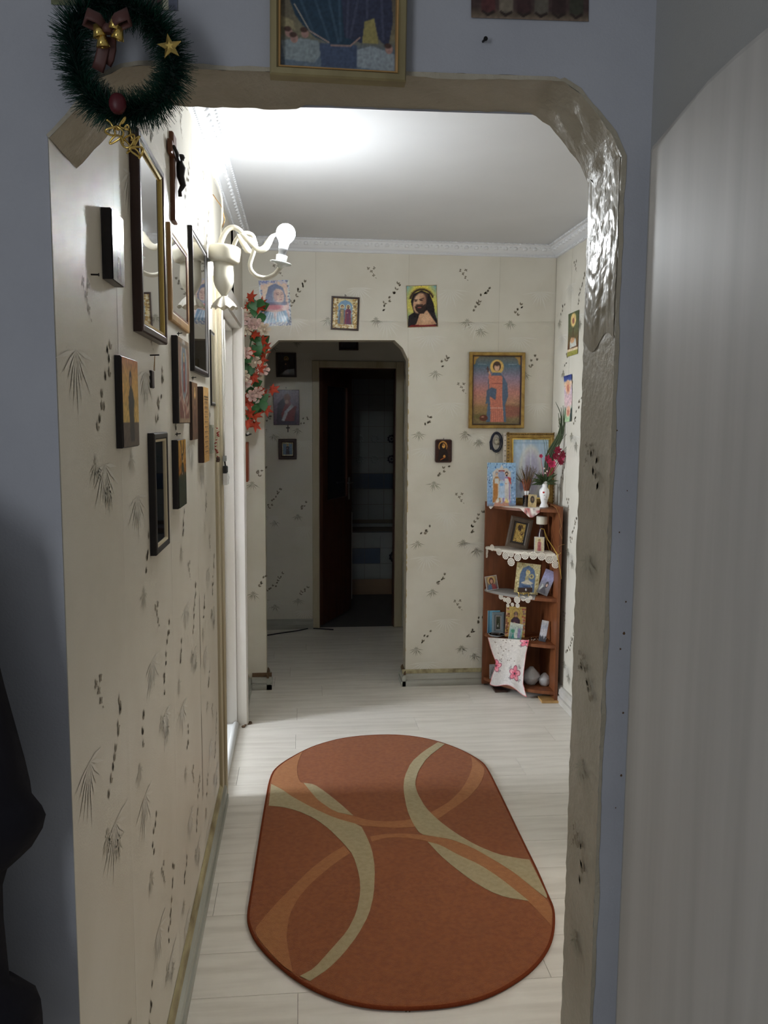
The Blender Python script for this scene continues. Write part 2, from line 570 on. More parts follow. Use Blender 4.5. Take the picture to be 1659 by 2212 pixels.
# ---- ceilings
struct(MB().box(XL - 0.2, XR + 0.1, YF0 + 0.06, YE + 0.1, ZC, ZC + 0.06).build('ceiling', M_ceil), 'smooth white hallway ceiling', 'ceiling')
struct(MB().box(XFL, XFR, YFR, YF0 + 0.06, ZC, ZC + 0.06).build('ceiling_front_room', M_ceil), 'white ceiling of the dim room before the arch', 'ceiling')
struct(MB().box(-3.2, XL - 0.2, 2.2, 5.3, ZC, ZC + 0.06).build('ceiling_side_room', M_ceil), 'white ceiling of the bright side room', 'ceiling')
struct(MB().box(-0.9, 1.6, YE + 0.1, 8.3, 2.5, 2.56).build('ceiling_bathroom', M_ceil), 'bathroom ceiling', 'ceiling')

# ---- near wall with the chamfered arch
arch_px = [(127, 296), (160, 235), (215, 166), (262, 142), (300, 137), (420, 145), (560, 150), (720, 153), (880, 160), (1040, 166), (1160, 170), (1218, 172),
           (1252, 196), (1292, 243), (1325, 290), (1350, 338)]
arch = [(ony(px, py, YF0)[0], ony(px, py, YF0)[2]) for px, py in arch_px]
arch[0] = (XL, arch[0][1])
XJ = ony(1322, 1000, YF0)[0]
arch[-1] = (XJ, arch[-1][1])
mb = MB()
for y, flip in ((YF0, False), (YF1, True)):
    for i in range(len(arch) - 1):
        (xa, za), (xb, zb) = arch[i], arch[i + 1]
        mb.add([(xa, y, za), (xb, y, zb), (xb, y, ZC), (xa, y, ZC)], [(0, 1, 2, 3) if not flip else (3, 2, 1, 0)])
mb.add([(XFL, YF0, 0), (XL, YF0, 0), (XL, YF0, ZC), (XFL, YF0, ZC)], [(0, 1, 2, 3)])
mb.add([(XJ, YF0, 0), (XFR, YF0, 0), (XFR, YF0, ZC), (XJ, YF0, ZC)], [(0, 1, 2, 3)])
mb.add([(XJ, YF1, 0), (XR, YF1, 0), (XR, YF1, ZC), (XJ, YF1, ZC)], [(3, 2, 1, 0)])
wall_front = struct(mb.build('wall_front', M_blue), 'grey-blue painted wall around the near arch', 'wall')

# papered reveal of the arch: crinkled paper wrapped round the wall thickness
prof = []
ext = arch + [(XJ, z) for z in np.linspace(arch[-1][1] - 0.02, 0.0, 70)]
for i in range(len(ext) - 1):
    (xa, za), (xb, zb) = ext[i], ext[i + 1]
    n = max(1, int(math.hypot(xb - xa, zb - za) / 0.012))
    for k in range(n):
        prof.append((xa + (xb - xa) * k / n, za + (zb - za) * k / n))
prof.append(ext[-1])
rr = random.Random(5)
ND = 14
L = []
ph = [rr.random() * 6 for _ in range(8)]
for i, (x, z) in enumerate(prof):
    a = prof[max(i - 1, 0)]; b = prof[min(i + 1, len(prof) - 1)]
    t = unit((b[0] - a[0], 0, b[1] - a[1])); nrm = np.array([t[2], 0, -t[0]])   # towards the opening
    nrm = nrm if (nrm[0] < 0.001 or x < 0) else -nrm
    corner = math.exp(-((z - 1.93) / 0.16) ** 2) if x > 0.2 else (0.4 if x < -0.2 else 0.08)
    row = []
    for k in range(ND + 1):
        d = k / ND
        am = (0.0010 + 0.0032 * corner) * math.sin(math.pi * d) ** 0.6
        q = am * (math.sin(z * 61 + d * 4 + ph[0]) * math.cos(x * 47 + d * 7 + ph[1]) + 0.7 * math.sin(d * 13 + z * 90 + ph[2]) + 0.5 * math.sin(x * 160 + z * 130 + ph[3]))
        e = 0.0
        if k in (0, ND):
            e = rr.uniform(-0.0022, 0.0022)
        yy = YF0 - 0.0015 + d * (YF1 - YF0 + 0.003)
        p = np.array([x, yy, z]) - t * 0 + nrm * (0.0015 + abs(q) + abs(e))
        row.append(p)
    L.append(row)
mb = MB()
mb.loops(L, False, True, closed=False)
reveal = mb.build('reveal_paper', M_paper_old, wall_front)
# paper edge turned over on to the painted face, torn unevenly
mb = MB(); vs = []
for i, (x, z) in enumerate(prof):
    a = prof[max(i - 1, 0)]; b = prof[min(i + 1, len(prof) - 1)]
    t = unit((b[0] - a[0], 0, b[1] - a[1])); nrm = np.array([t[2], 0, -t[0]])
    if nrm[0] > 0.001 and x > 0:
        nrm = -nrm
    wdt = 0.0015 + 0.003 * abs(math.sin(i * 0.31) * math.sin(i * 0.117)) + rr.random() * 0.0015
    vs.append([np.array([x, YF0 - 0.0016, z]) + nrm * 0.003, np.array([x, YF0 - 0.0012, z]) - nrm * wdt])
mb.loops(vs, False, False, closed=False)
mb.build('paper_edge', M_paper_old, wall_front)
# shiny crinkled tape on the right reveal
mb = MB(); L = []
NZ = 90
tr = np.random.RandomState(4)
TN = np.zeros((NZ + 1, 25))
for st, am in ((14, .0040), (7, .0024), (3, .0010)):      # crumpled folds at three sizes
    g = tr.rand(NZ // st + 3, 25 // max(2, st // 3) + 3)
    yi = np.arange(NZ + 1) / st; xi = np.arange(25) / max(2, st // 3)
    y0i = yi.astype(int); x0i = xi.astype(int); fy_ = (yi - y0i)[:, None]; fx_ = (xi - x0i)[None]
    n_ = (g[y0i][:, x0i] * (1 - fy_) * (1 - fx_) + g[y0i + 1][:, x0i] * fy_ * (1 - fx_) + g[y0i][:, x0i + 1] * (1 - fy_) * fx_ + g[y0i + 1][:, x0i + 1] * fy_ * fx_)
    TN += am * np.abs(n_ - .5) * 1.6
for i in range(NZ + 1):
    z = 1.70 + (1.955 - 1.70) * i / NZ
    row = []
    for k in range(25):
        d = k / 24
        row.append((XJ - 0.0035 - TN[i, k] * 1.1 * math.sin(math.pi * d) ** 0.5 * min(1.0, i / 12.0), YF0 + 0.003 + 0.002 * math.sin(z * 37) + d * (YF1 - YF0 - 0.008 + 0.003 * math.sin(z * 23)), z + 0.012 * math.sin(d * 7)))
    L.append(row)
mb.loops(L, False, True, closed=False)
mb.build('tape_sheet', M_tape, wall_front)
# sprigs on the reveal get added below with the other wallpaper prints

# ---- side and rear walls of the room behind the camera
struct(MB().box(XFR, XFR + 0.1, YFR, YF0 + 0.02, 0, ZC).build('wall_front_room_right', M_greywall), 'grey wall behind the pale door', 'wall')
mb = MB()
mb.box(XFL - 0.1, XFL, YFR, -1.85, 0, ZC); mb.box(XFL - 0.1, XFL, -0.65, YF0 + 0.02, 0, ZC)
mb.box(XFL - 0.1, XFL, -1.85, -0.65, 0, 0.93); mb.box(XFL - 0.1, XFL, -1.85, -0.65, 2.36, ZC)
struct(mb.build('wall_front_room_left', M_blue), 'grey-blue wall of the front room with its window opening', 'wall')
struct(MB().box(XFL - 0.1, XFR + 0.1, YFR - 0.1, YFR, 0, ZC).build('wall_front_room_rear', M_blue), 'rear wall of the front room', 'wall')

# ---- left hall wall
DN, DF = 3.385, 4.225            # doorway in the left wall
ZD = 2.02
XLW = XL - 0.155
mb = MB()
mb.box(XLW, XL - 0.0012, YF0 + 0.001, DN, 0, ZC)
mb.box(XLW, XL - 0.0012, DN, DF, ZD, ZC)
mb.box(XLW, XL - 0.0012 + 0.012, DF, YB0, 0, ZC)
wall_left = struct(mb.build('wall_left', M_paper_old), 'long papered wall crowded with hanging icons', 'wall')
seams = [YF0 + 0.0008, 1.595, 2.17, 2.73, 3.29]
for i in range(len(seams) - 1):
    a, b = seams[i], seams[i + 1]
    mb = MB()
    n = 30
    L = []
    for k in range(n + 1):
        z = ZC * k / n
        e0 = 0.0010 * math.sin(z * 5 + i) + 0.0008; e1 = 0.0010 * math.sin(z * 4 + 2 * i) + 0.0006
        if i == 2 and 0.35 < z < 1.25:
            e1 += 0.0035 * max(0, math.sin((z - 0.35) * 7))
        if i == 3 and 0.35 < z < 1.25:
            e0 += 0.0035 * max(0, math.sin((z - 0.35) * 7))
        lift = 0.0016
        L.append([(XL - 0.0012, a + e0, z), (XL + 0.0002 + lift * 0.4, a + e0, z), (XL + 0.0002, a + 0.02, z), (XL + 0.0002, b - 0.02, z), (XL + 0.0002 + lift * 0.5, b - e1, z), (XL - 0.0012, b - e1, z)])
    mb.loops(L, False, False, closed=False)
    mb.build('wallpaper_strip', M_paper, wall_left)
mb = MB(); mb.box(XL - 0.001, XL + 0.0003, seams[-1] + 0.002, DN, 0, ZC); mb.build('wallpaper_strip', M_paper, wall_left)
mb = MB(); mb.box(XL - 0.001, XL + 0.0003, DN + 0.001, DF, ZD + 0.09, ZC); mb.build('wallpaper_strip', M_paper, wall_left)
mb = MB(); mb.box(XL, XL + 0.0125, DF, YB0, 0, ZC); mb.build('wallpaper_strip', M_paper, wall_left)
# dirty peeled places along the skirting and beside the casing
mb = MB()
for k in range(26):
    y = 2.05 + k * 0.05 + rr.random() * 0.02
    hh = 0.005 + 0.018 * abs(math.sin(k * 1.7)) * rr.random()
    mb.add([(XL + 0.0016, y, 0.075), (XL + 0.0016, y + 0.055, 0.075), (XL + 0.0016, y + 0.045, 0.078 + hh * 0.6), (XL + 0.0016, y + 0.02, 0.078 + hh)], [(0, 1, 2, 3)])
for z0, z1 in ((0.75, 1.02), (0.3, 0.62)):
    mb.add([(XL + 0.0018, 2.728, z0), (XL + 0.0018, 2.736, z0 + 0.02), (XL + 0.0018, 2.735, z1 - 0.03), (XL + 0.0018, 2.729, z1)], [(0, 1, 2, 3)])
mb.add([(XL + 0.0018, 1.5945, 1.68), (XL + 0.0018, 1.5968, 1.71), (XL + 0.0018, 1.5966, 1.85), (XL + 0.0018, 1.5950, 1.88)], [(0, 1, 2, 3)])
mb.build('torn_paper', M_stain, wall_left)
# small scuffs on the painted wall beside the pale door
mb = MB()
for px, py, q in ((1352, 1300, .0018), (1348, 1368, .0030), (1340, 1402, .0020), (1346, 1540, .0022), (1342, 1675, .0026), (1338, 1150, .0016), (1333, 930, .0014), (1355, 1060, .0012), (1330, 1745, .0014)):
    q *= .7
    c = ony(px, py, YF0 - 0.0004)
    mb.add([c + v3(q * math.cos(t) * (1 + .3 * math.sin(3 * t + px)), 0, q * math.sin(t) * 1.2) for t in np.linspace(0, 6.28, 9)[:-1]], [tuple(range(8))])
mb.build('scuff_marks', M_stain, wall_front)

# ---- right hall wall
KN, KF = 1.50, 2.55            # invented doorway, unseen behind the near arch, lets the fill light in
mb = MB(); mb.box(XR, XR + 0.1, KF, YB0 + 0.12, 0, ZC); mb.box(XR, XR + 0.1, YF1, KN, 0, ZC); mb.box(XR, XR + 0.1, KN, KF, 2.06, ZC)
wall_right = struct(mb.build('wall_right', M_paper_old), 'bright papered wall behind the corner shelf', 'wall')
for a, b, z in ((1.34, 1.5, 0), (1.502, 2.548, 2.07), (2.552, 3.08, 0), (3.082, 3.64, 0), (3.642, 4.20, 0), (4.202, 4.52, 0), (4.523, 4.80, 0)):
    MB().box(XR - 0.0012, XR, a, b, z, ZC).build('wallpaper_strip', M_paper, wall_right)
KX = 3.4  # invented room, out of view, built to hold the added fill light
struct(MB().box(KX, KX + 0.1, 1.1, 3.2, 0, ZC).build('wall_added_room_far', M_white), 'pale far wall of the added unseen room', 'wall')
struct(MB().box(XR + 0.1, KX, 1.0, 1.1, 0, ZC).build('wall_added_room_near', M_white), 'pale near wall of the added unseen room', 'wall')
struct(MB().box(XR + 0.1, KX, 3.2, 3.3, 0, ZC).build('wall_added_room_end', M_white), 'pale end wall of the added unseen room', 'wall')
struct(MB().box(XR + 0.02, KX, 1.1, 3.2, -0.05, -0.0005).build('floor_added_room', M_plank), 'pale floor of the added unseen room', 'floor')
struct(MB().box(XR + 0.1, KX, 1.1, 3.2, ZC, ZC + 0.06).build('ceiling_added_room', M_ceil), 'white ceiling of the added unseen room', 'ceiling')

# ---- hall end wall with the second arch
b_in = [ony(*p, YB0) for p in ((571, 782), (584, 752), (602, 735), (852, 735), (870, 752), (880, 778))]
XA0, XA1 = ony(573, 1100, YB0)[0], ony(879, 1100, YB0)[0]
arch2 = [(p[0], p[2]) for p in b_in]
arch2[0] = (XA0, arch2[0][1]); arch2[-1] = (XA1, arch2[-1][1])
XB_L, XB_R = -1.1, 1.7
mb = MB()
for y in (YB0, YB1):
    for i in range(len(arch2) - 1):
        (xa, za), (xb, zb) = arch2[i], arch2[i + 1]
        mb.add([(xa, y, za), (xb, y, zb), (xb, y, ZC), (xa, y, ZC)], [(0, 1, 2, 3)])
    mb.add([(XB_L, y, 0), (XA0, y, 0), (XA0, y, ZC), (XB_L, y, ZC)], [(0, 1, 2, 3)])
    mb.add([(XA1, y, 0), (XB_R, y, 0), (XB_R, y, ZC), (XA1, y, ZC)], [(0, 1, 2, 3)])
wall_back = struct(mb.build('wall_back', M_paper_old), 'papered end wall with the second arch and icons', 'wall')
ring = [(XA0, 0.0)] + arch2 + [(XA1, 0.0)]
mb = MB(); mb.loops([[(x, YB0 - 0.002, z), (x + rr.uniform(-.001, .001), (YB0 + YB1) / 2, z), (x, YB1 + 0.001, z)] for x, z in ring], False, False, closed=False)
mb.build('reveal_paper', mat('peeled_plaster', S(150, 142, 126), 0.8, col2=S(178, 170, 150), nscale=30), wall_back)
mb = MB()
for k in range(46):                       # chipped paper along the arch edge
    z = rr.uniform(0.2, 1.95); h = rr.uniform(0.01, 0.05); wd = rr.uniform(0.002, 0.006)
    mb.add([(XA1 - 0.0005, YB0 - 0.0032, z), (XA1 + wd, YB0 - 0.0032, z + 0.3 * h), (XA1 + wd * 0.7, YB0 - 0.0032, z + 0.8 * h), (XA1 - 0.0005, YB0 - 0.0032, z + h)], [(0, 1, 2, 3)])
mb.build('chipped_edge', mat('bare_plaster', S(190, 168, 120), 0.9), wall_back)
s0 = ony(880, 900, YB0)[0]
bs = [XL + 0.013, s0 - 0.526, s0, s0 + 0.526, XR]
for i in range(4):
    a, b = bs[i] + 0.0005, bs[i + 1] - 0.0005
    xs = sorted(set([a, b] + [x for x, z in arch2 if a < x < b] + [x for x in (XA0, XA1) if a < x < b]))
    mb = MB()

    def low(x, side):
        if x < XA0 - 1e-6 or x > XA1 + 1e-6 or (abs(x - XA0) < 1e-6 and side < 0) or (abs(x - XA1) < 1e-6 and side > 0):
            return 0.0
        return float(np.interp(x, [p[0] for p in arch2], [p[1] for p in arch2]))
    for k in range(len(xs) - 1):
        za, zb = low(xs[k], 1), low(xs[k + 1], -1)
        mb.add([(xs[k], YB0 - 0.0015, za), (xs[k + 1], YB0 - 0.0015, zb), (xs[k + 1], YB0 - 0.0015, ZC), (xs[k], YB0 - 0.0015, ZC)], [(0, 1, 2, 3)])
    mb.build('wallpaper_strip', M_paper, wall_back)

# ---- back lobby and bathroom shell
fr = [ony(p, 1100, YE)[0] for p in (676, 690, 853, 869)]
ZE = ony(770, 795, YE)[2]
mb = MB()
mb.box(XB_L, fr[1], YE, YE + 0.1, 0, ZC); mb.box(fr[2], XB_R, YE, YE + 0.1, 0, ZC); mb.box(fr[1], fr[2], YE, YE + 0.1, ZE, ZC)
wall_end = struct(mb.build('wall_lobby_end', M_paper), 'shaded papered wall of the lobby with a door', 'wall')
struct(MB().box(XB_L - 0.1, XB_L, YB1, YE + 0.1, 0, ZC).build('wall_lobby_left', M_paper), 'side wall of the lobby', 'wall')
struct(MB().box(XB_R, XB_R + 0.1, YB1, YE + 0.1, 0, ZC).build('wall_lobby_right', M_paper), 'other side wall of the lobby', 'wall')
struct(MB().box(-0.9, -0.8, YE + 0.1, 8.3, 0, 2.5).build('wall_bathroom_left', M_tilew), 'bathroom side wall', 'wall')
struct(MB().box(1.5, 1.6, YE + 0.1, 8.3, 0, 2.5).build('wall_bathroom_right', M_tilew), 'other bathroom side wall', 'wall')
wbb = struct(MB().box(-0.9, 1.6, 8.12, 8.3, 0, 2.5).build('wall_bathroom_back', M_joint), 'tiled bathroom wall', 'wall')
struct(MB().box(XB_L, XL - 0.2, YB1, YE, ZC, ZC + 0.06).build('ceiling_lobby_left', M_ceil), 'lobby ceiling', 'ceiling')
struct(MB().box(XB_L, XL - 0.16, YB1, YE, -0.05, 0.0).build('floor_lobby_left', M_plank), 'lobby floor', 'floor')
struct(MB().box(XR + 0.02, XB_R, YB1, YE, -0.05, 0.0).build('floor_lobby_right', M_plank), 'lobby floor beside the arch', 'floor')

# ---- side room beyond the left doorway
mb = MB(); mb.box(-3.3, -3.2, 2.1, 3.08, 0, ZC); mb.box(-3.3, -3.2, 3.64, 5.4, 0, ZC); mb.box(-3.3, -3.2, 3.08, 3.64, 0, 0.85); mb.box(-3.3, -3.2, 3.08, 3.64, 2.25, ZC)
struct(mb.build('wall_side_room_far', M_white), 'white wall of the side room with its window', 'wall')
struct(MB().box(-3.3, XLW, 2.1, 2.2, 0, ZC).build('wall_side_room_near', M_white), 'white side room wall', 'wall')
struct(MB().box(-3.3, XLW, 5.3, 5.4, 0, ZC).build('wall_side_room_end', M_white), 'white side room end wall', 'wall')
struct(MB().box(XLW - 0.01, XLW, 2.1, DN - 0.02, 0, ZC).build('wall_side_room_inner', M_white), 'inner wall of the side room', 'wall')
struct(MB().box(XLW - 0.01, XLW, DF + 0.02, 5.4, 0, ZC).build('wall_side_room_inner_far', M_white), 'inner wall of the side room beyond the doorway', 'wall')

# ---- left doorway casing
dcase = struct(root('door_2', 'white painted doorway casing in the papered left wall', 'doorway', (XL, DN, 0)))
F = (v3(XL, 0, 0), v3(0, 1, 0), v3(0, 0, 1), v3(1, 0, 0))
mb = MB(); mb.fbox(F, DN - 0.085, DN - 0.03, 0.07, ZD + 0.1, 0, 0.014, 0.004); mb.fbox(F, DN - 0.03, DN + 0.004, 0, ZD + 0.1, 0, 0.026, 0.006)
mb.build('near_casing', M_cream, dcase)
mb = MB(); mb.fbox(F, DF - 0.004, DF + 0.03, 0.0, ZD + 0.1, 0, 0.058, 0.008); mb.fbox(F, DF + 0.03, DF + 0.09, 0.0, ZD + 0.1, 0.012, 0.046, 0.006)
mb.build('far_casing', M_white, dcase)
mb = MB(); mb.box(XLW, XL, DF - 0.012, DF + 0.001, 0, ZD + 0.01)
mb.box(XLW + 0.01, XL - 0.055, DF - 0.03, DF - 0.012, 0, ZD)
mb.build('far_jamb', M_white, dcase)
mb = MB(); mb.box(XLW, XL, DN - 0.001, DN + 0.012, 0, ZD + 0.01); mb.build('near_jamb', M_white, dcase)
mb = MB(); mb.box(XLW, XL, DN, DF, ZD - 0.012, ZD + 0.01)
mb.box(XLW + 0.01, XL - 0.055, DN, DF, ZD - 0.03, ZD - 0.012)
mb.build('head_jamb', M_white, dcase)
mb = MB(); mb.fbox(F, DN + 0.004, DF - 0.004, ZD, ZD + 0.1, 0, 0.05, 0.008); mb.build('head_casing', M_white, dcase)
mb = MB(); mb.tube([(XL - 0.005, DN + 0.01, 0.012), (XL - 0.005, DF - 0.02, 0.012)], 0.016, 10); mb.box(XLW, XL - 0.02, DN + 0.012, DF - 0.012, 0.0, 0.014)
mb.build('threshold', M_plastic_w, dcase)
mb = MB()
for k in range(14):
    y = DF + rr.uniform(-0.03, 0.09); x = XL + rr.uniform(0.02, 0.07); q = rr.uniform(0.004, 0.012)
    mb.ball((x, y - 0.012, 0.004), q, 6, (1, 1, 0.5))
mb.build('dirt', M_stain, dcase)

# ---- skirtings
def skirting(name, pts, m, out, label, top=None, h=0.075, t=0.03):
    """straight skirting from pts[0] to pts[1] (x,y), proud along out"""
    a, b = v3(*pts[0], 0), v3(*pts[1], 0); U = unit(b - a); ln = np.linalg.norm(b - a)
    Fk = (a, U, v3(0, 0, 1), v3(*out, 0))
    o, U, V, N = Fk
    pf = [(0.0, 0.0), (t, 0.0), (t, h * 0.42), (t * 0.72, h * 0.46), (t * 0.72, h * 0.52), (t * 0.86, h * 0.56), (t * 0.8, h * 0.86), (t * 0.35, h), (0, h)]
    mbk = MB(); mbk.loops([[o + U * s + N * n + V * z for (n, z) in pf] for s in (0, ln)], True)
    ob = struct(mbk.build(name, m), label, 'baseboard')
    if top is not None:
        mt = MB(); mt.loops([[o + U * s + N * n + V * z for (n, z) in ((0.001, h), (t * 0.5, h), (t * 0.35, h + 0.012), (0.001, h + 0.022))] for s in (0, ln)], True)
        mt.build('top_bead', top, ob)
    return ob


skirting('baseboard_left', ((XL, YF0 + 0.0), (XL, DN - 0.03)), M_skirt, (1, 0), 'worn grey-white skirting along the icon wall', M_skirt_top)
skirting('baseboard_left_far', ((XL + 0.0125, DF + 0.09), (XL + 0.0125, YB0)), M_skirt, (1, 0), 'short worn skirting between the side doorway and the end wall', M_skirt_top)
skirting('baseboard_back', ((XA1 - 0.02, YB0), (1.09, YB0)), M_skirt_x, (0, -1), 'worn skirting right of the second arch', M_skirt_top)
skirting('baseboard_back_stub', ((XL + 0.045, YB0), (XA0 + 0.03, YB0)), M_skirt_x, (0, -1), 'skirting stub left of the second arch', M_stain)
skirting('baseboard_right', ((XR, KF), (XR, YB0)), M_white, (-1, 0), 'white skirting under the bright right wall', None, 0.085, 0.034)
skirting('baseboard_lobby', ((XB_L, YE), (fr[0], YE)), M_skirt_x, (0, -1), 'shaded skirting of the lobby wall')
# returns of the skirting into the second arch
skirting('baseboard_arch_right', ((XA1, YB0 - 0.03), (XA1, YB1 + 0.02)), M_skirt, (-1, 0), 'skirting return inside the second arch', M_stain, 0.07, 0.026)
skirting('baseboard_arch_left', ((XA0, YB0 - 0.03), (XA0, YB1 + 0.02)), M_skirt, (1, 0), 'skirting return at the left of the second arch', M_stain, 0.07, 0.03)

# ---- cornice
def cornice(name, a, b, out, label, beads=True):
    a, b = v3(*a, ZC), v3(*b, ZC); U = unit(b - a); ln = np.linalg.norm(b - a); N = v3(*out, 0); V = v3(0, 0, 1)
    pf = [(0, 0.0), (0.062, 0.0), (0.062, -0.008), (0.050, -0.012), (0.040, -0.030), (0.022, -0.046), (0.012, -0.052), (0.012, -0.064), (0, -0.066)]
    mbk = MB(); mbk.loops([[a + U * s + N * n + V * z for (n, z) in pf] for s in (0, ln)], True)
    ob = struct(mbk.build(name, M_cornice), label, 'trim')
    if beads:
        mt = MB(); n = int(ln / 0.018)
        for k in range(n):
            c = a + U * (k + 0.5) * ln / n
            mt.fbox((c, U, V, N), -0.005, 0.005, -0.062, -0.054, 0.008, 0.0165)
        stuff(mt.build('dentil_row', M_cornice, ob))
        mt = MB(); n = int(ln / 0.055)
        for k in range(n):
            c = a + U * (k + 0.5) * ln / n + N * 0.036 + V * (-0.026)
            mt.ball(c, 0.016, 8, (1, 1, 0.8))
            mt.ball(c + U * 0.026 + N * 0.006 + V * 0.004, 0.007, 6)
        stuff(mt.build('scroll_row', M_cornice, ob))
        mt = MB(); n = int(ln / 0.03)
        for k in range(n):
            c = a + U * (k + 0.5) * ln / n + N * 0.062 + V * (-0.005)
            mt.fbox((c, U, V, N), -0.009, 0.009, -0.006, 0.004, -0.002, 0.006, 0.003)
        stuff(mt.build('edge_row', M_cornice, ob))
    return ob


cornice('trim_1', (XL, YF1), (XL, YB0), (1, 0), 'white moulded cornice above the icon wall')
cornice('trim_2', (XL, YB0), (XR, YB0), (0, -1), 'white moulded cornice above the end wall')
cornice('trim_3', (XR, YF1), (XR, YB0), (-1, 0), 'white moulded cornice above the bright right wall')

# ---- wallpaper sprigs (printed and embossed on the paper)
class Sprigs:
    def __init__(s, fmap):
        s.f = fmap; s.a = MB(); s.b = MB(); s.c = MB(); s.r = random.Random(11)

    def leaf(s, mb, x, y, ang, ln, wd):
        c, d = math.cos(ang), math.sin(ang)
        p = [(x, y), (x + c * ln * 0.45 - d * wd, y + d * ln * 0.45 + c * wd), (x + c * ln, y + d * ln), (x + c * ln * 0.45 + d * wd, y + d * ln * 0.45 - c * wd)]
        mb.add([s.f(*q) for q in p], [(0, 1, 2, 3)])

    def fan(s, x, y, sz):
        for k in range(8):
            a = math.radians(-165 + 150 * k / 7 + s.r.uniform(-8, 8))
            s.leaf(s.a, x, y, a, sz * s.r.uniform(0.7, 1.1), sz * 0.045)
        for k in range(4):
            s.leaf(s.a, x, y, math.radians(20 + 45 * k), sz * 0.35, sz * 0.05)

    def pale(s, x, y, sz):
        for k in range(11):
            a = math.radians(-170 + 165 * k / 10)
            s.leaf(s.c, x, y, a, sz * s.r.uniform(0.9, 1.6), sz * 0.05)

    def cluster(s, x, y, sz):
        for dx, dy in ((-.5, .5), (.4, .55), (0, 0), (.35, -.55)):
            for k in range(4):
                a = k * math.pi / 2 + s.r.uniform(0, 1)
                s.leaf(s.b, x + dx * sz, y + dy * sz, a, sz * 0.30, sz * 0.10)
        s.leaf(s.b, x + 0.6 * sz, y - 0.9 * sz, -0.6, sz * 0.3, sz * 0.06)

    def spray(s, x, y, sz, ang=55):
        c, d = math.cos(math.radians(ang)), math.sin(math.radians(ang))
        for k in range(5):
            t = k / 4 * 1.7 * sz
            px, py = x + c * t + s.r.uniform(-.38, .38) * sz, y + d * t + s.r.uniform(-.3, .3) * sz
            for q in range(2):
                s.leaf(s.b, px, py, math.radians(ang + s.r.uniform(-60, 60)), sz * 0.5, sz * 0.13)

    def cells(s, x_of, ncol, z0, zmax, ok=lambda x, z: True, w=0.526, hgt=0.64):
        for i in range(ncol):
            for k in range(-1, 6):
                for kind, dx, dz in (('fan', .067, 1.50), ('spray', .095, 1.54), ('fan', .16, 1.85), ('spray', .19, 1.89), ('cluster', .313, 1.77), ('fan', .34, 1.505),
                                     ('fan', .42, 1.455), ('spray', .37, 1.56), ('spray', .43, 1.64), ('pale', .24, 1.68), ('pale', .40, 1.50), ('pale', .12, 1.42)):
                    x = x_of(i) + dx; z = dz + (k - 2) * hgt
                    if z < z0 or z > zmax or not ok(x, z):
                        continue
                    getattr(s, kind)(x, z, {'fan': .050, 'spray': .038, 'cluster': .036, 'pale': .075}[kind])

    def build(s, parent, faint=False):
        for mb, m, nm in ((s.a, M_motif_f if faint else M_motif, 'sprig_print'), (s.b, M_motif2_f if faint else M_motif2, 'bud_print'), (s.c, M_motif3, 'embossed_fronds')):
            if mb.v:
                stuff(mb.build(nm, m, parent))


def okback(x, z):
    return (XL + 0.05 < x < XR - 0.05) and not (XA0 - 0.04 < x < XA1 + 0.05 and z < 2.10) and z < 2.46


sp = Sprigs(lambda a, b: (a, YB0 - 0.0022, b)); sp.cells(lambda i: s0 + (i - 2) * 0.526, 4, 0.12, 2.45, okback); sp.build(wall_back)
sp = Sprigs(lambda a, b: (XL + 0.0014, a, b)); sp.cells(lambda i: 1.199 + 0.39 - 0.526 + i * 0.563, 5, 0.12, 2.45, lambda x, z: YF0 + 0.06 < x < DN - 0.13); sp.build(wall_left, True)
sp = Sprigs(lambda a, b: (XR - 0.0022, -a, b)); sp.cells(lambda i: -4.78 + i * 0.526, 4, 0.12, 2.45, lambda x, z: -4.75 < x < -2.65); sp.build(wall_right)
sp = Sprigs(lambda a, b: (a, YE - 0.0012, b)); sp.cells(lambda i: -0.62 + i * 0.526, 2, 0.12, 2.2, lambda x, z: x < fr[0] - 0.04); sp.build(wall_end)
sp = Sprigs(lambda a, b: (XJ - 0.0075, YF0 + a, b))
for z in (0.30, 0.72, 1.02, 1.36):
    sp.fan(0.07, z, 0.04); sp.spray(0.045, z + 0.11, 0.034, 70); sp.cluster(0.085, z + 0.17, 0.022)
sp.build(wall_front)

# ---- pale grained door folded against the wall of the front room
XD = 0.478
dl = struct(root('door_1', 'pale wood-grain door leaf with a rounded far corner', 'door', (XD, 1.0, 0)))
dprof = []
for px, py in ((1403, 322), (1406, 313), (1414, 304), (1470, 236), (1530, 166), (1600, 100), (1659, 50)):
    p = onx(px, py, XD); dprof.append((p[1], p[2]))
yfar = dprof[0][0]
outl = [(yfar, 0.012)] + dprof + [(0.55, dprof[-1][1]), (0.36, dprof[-1][1]), (0.36, 0.012)]
mb = MB()
mb.loops([[(x, y - (i if y > 1 else -i), z - (i if z > 1 else -i)) for (y, z) in outl] for (x, i) in ((XFR - 0.001, 0), (XD + 0.006, 0.0), (XD + 0.0015, 0.003), (XD, 0.009))], True, False)
mb.build('leaf', M_doorgrain, dl)
MB().box(XD - 0.016, XD + 0.006, 0.40, 0.43, 1.0, 1.12).build('handle_plate', M_steel, dl)

# ================================================================== the things
# ---- rug
def rugp(x, y):
    p = onz(500 + x / 2.242, 1540 + y / 2.242, 0.012); return (p[0], p[1])


def smooth_closed(P, it=2):
    for _ in range(it):
        Q = []
        for i in range(len(P)):
            a = P[i]; b = P[(i + 1) % len(P)]
            Q += [(0.75 * a[0] + 0.25 * b[0], 0.75 * a[1] + 0.25 * b[1]), (0.25 * a[0] + 0.75 * b[0], 0.25 * a[1] + 0.75 * b[1])]
        P = Q
    return P


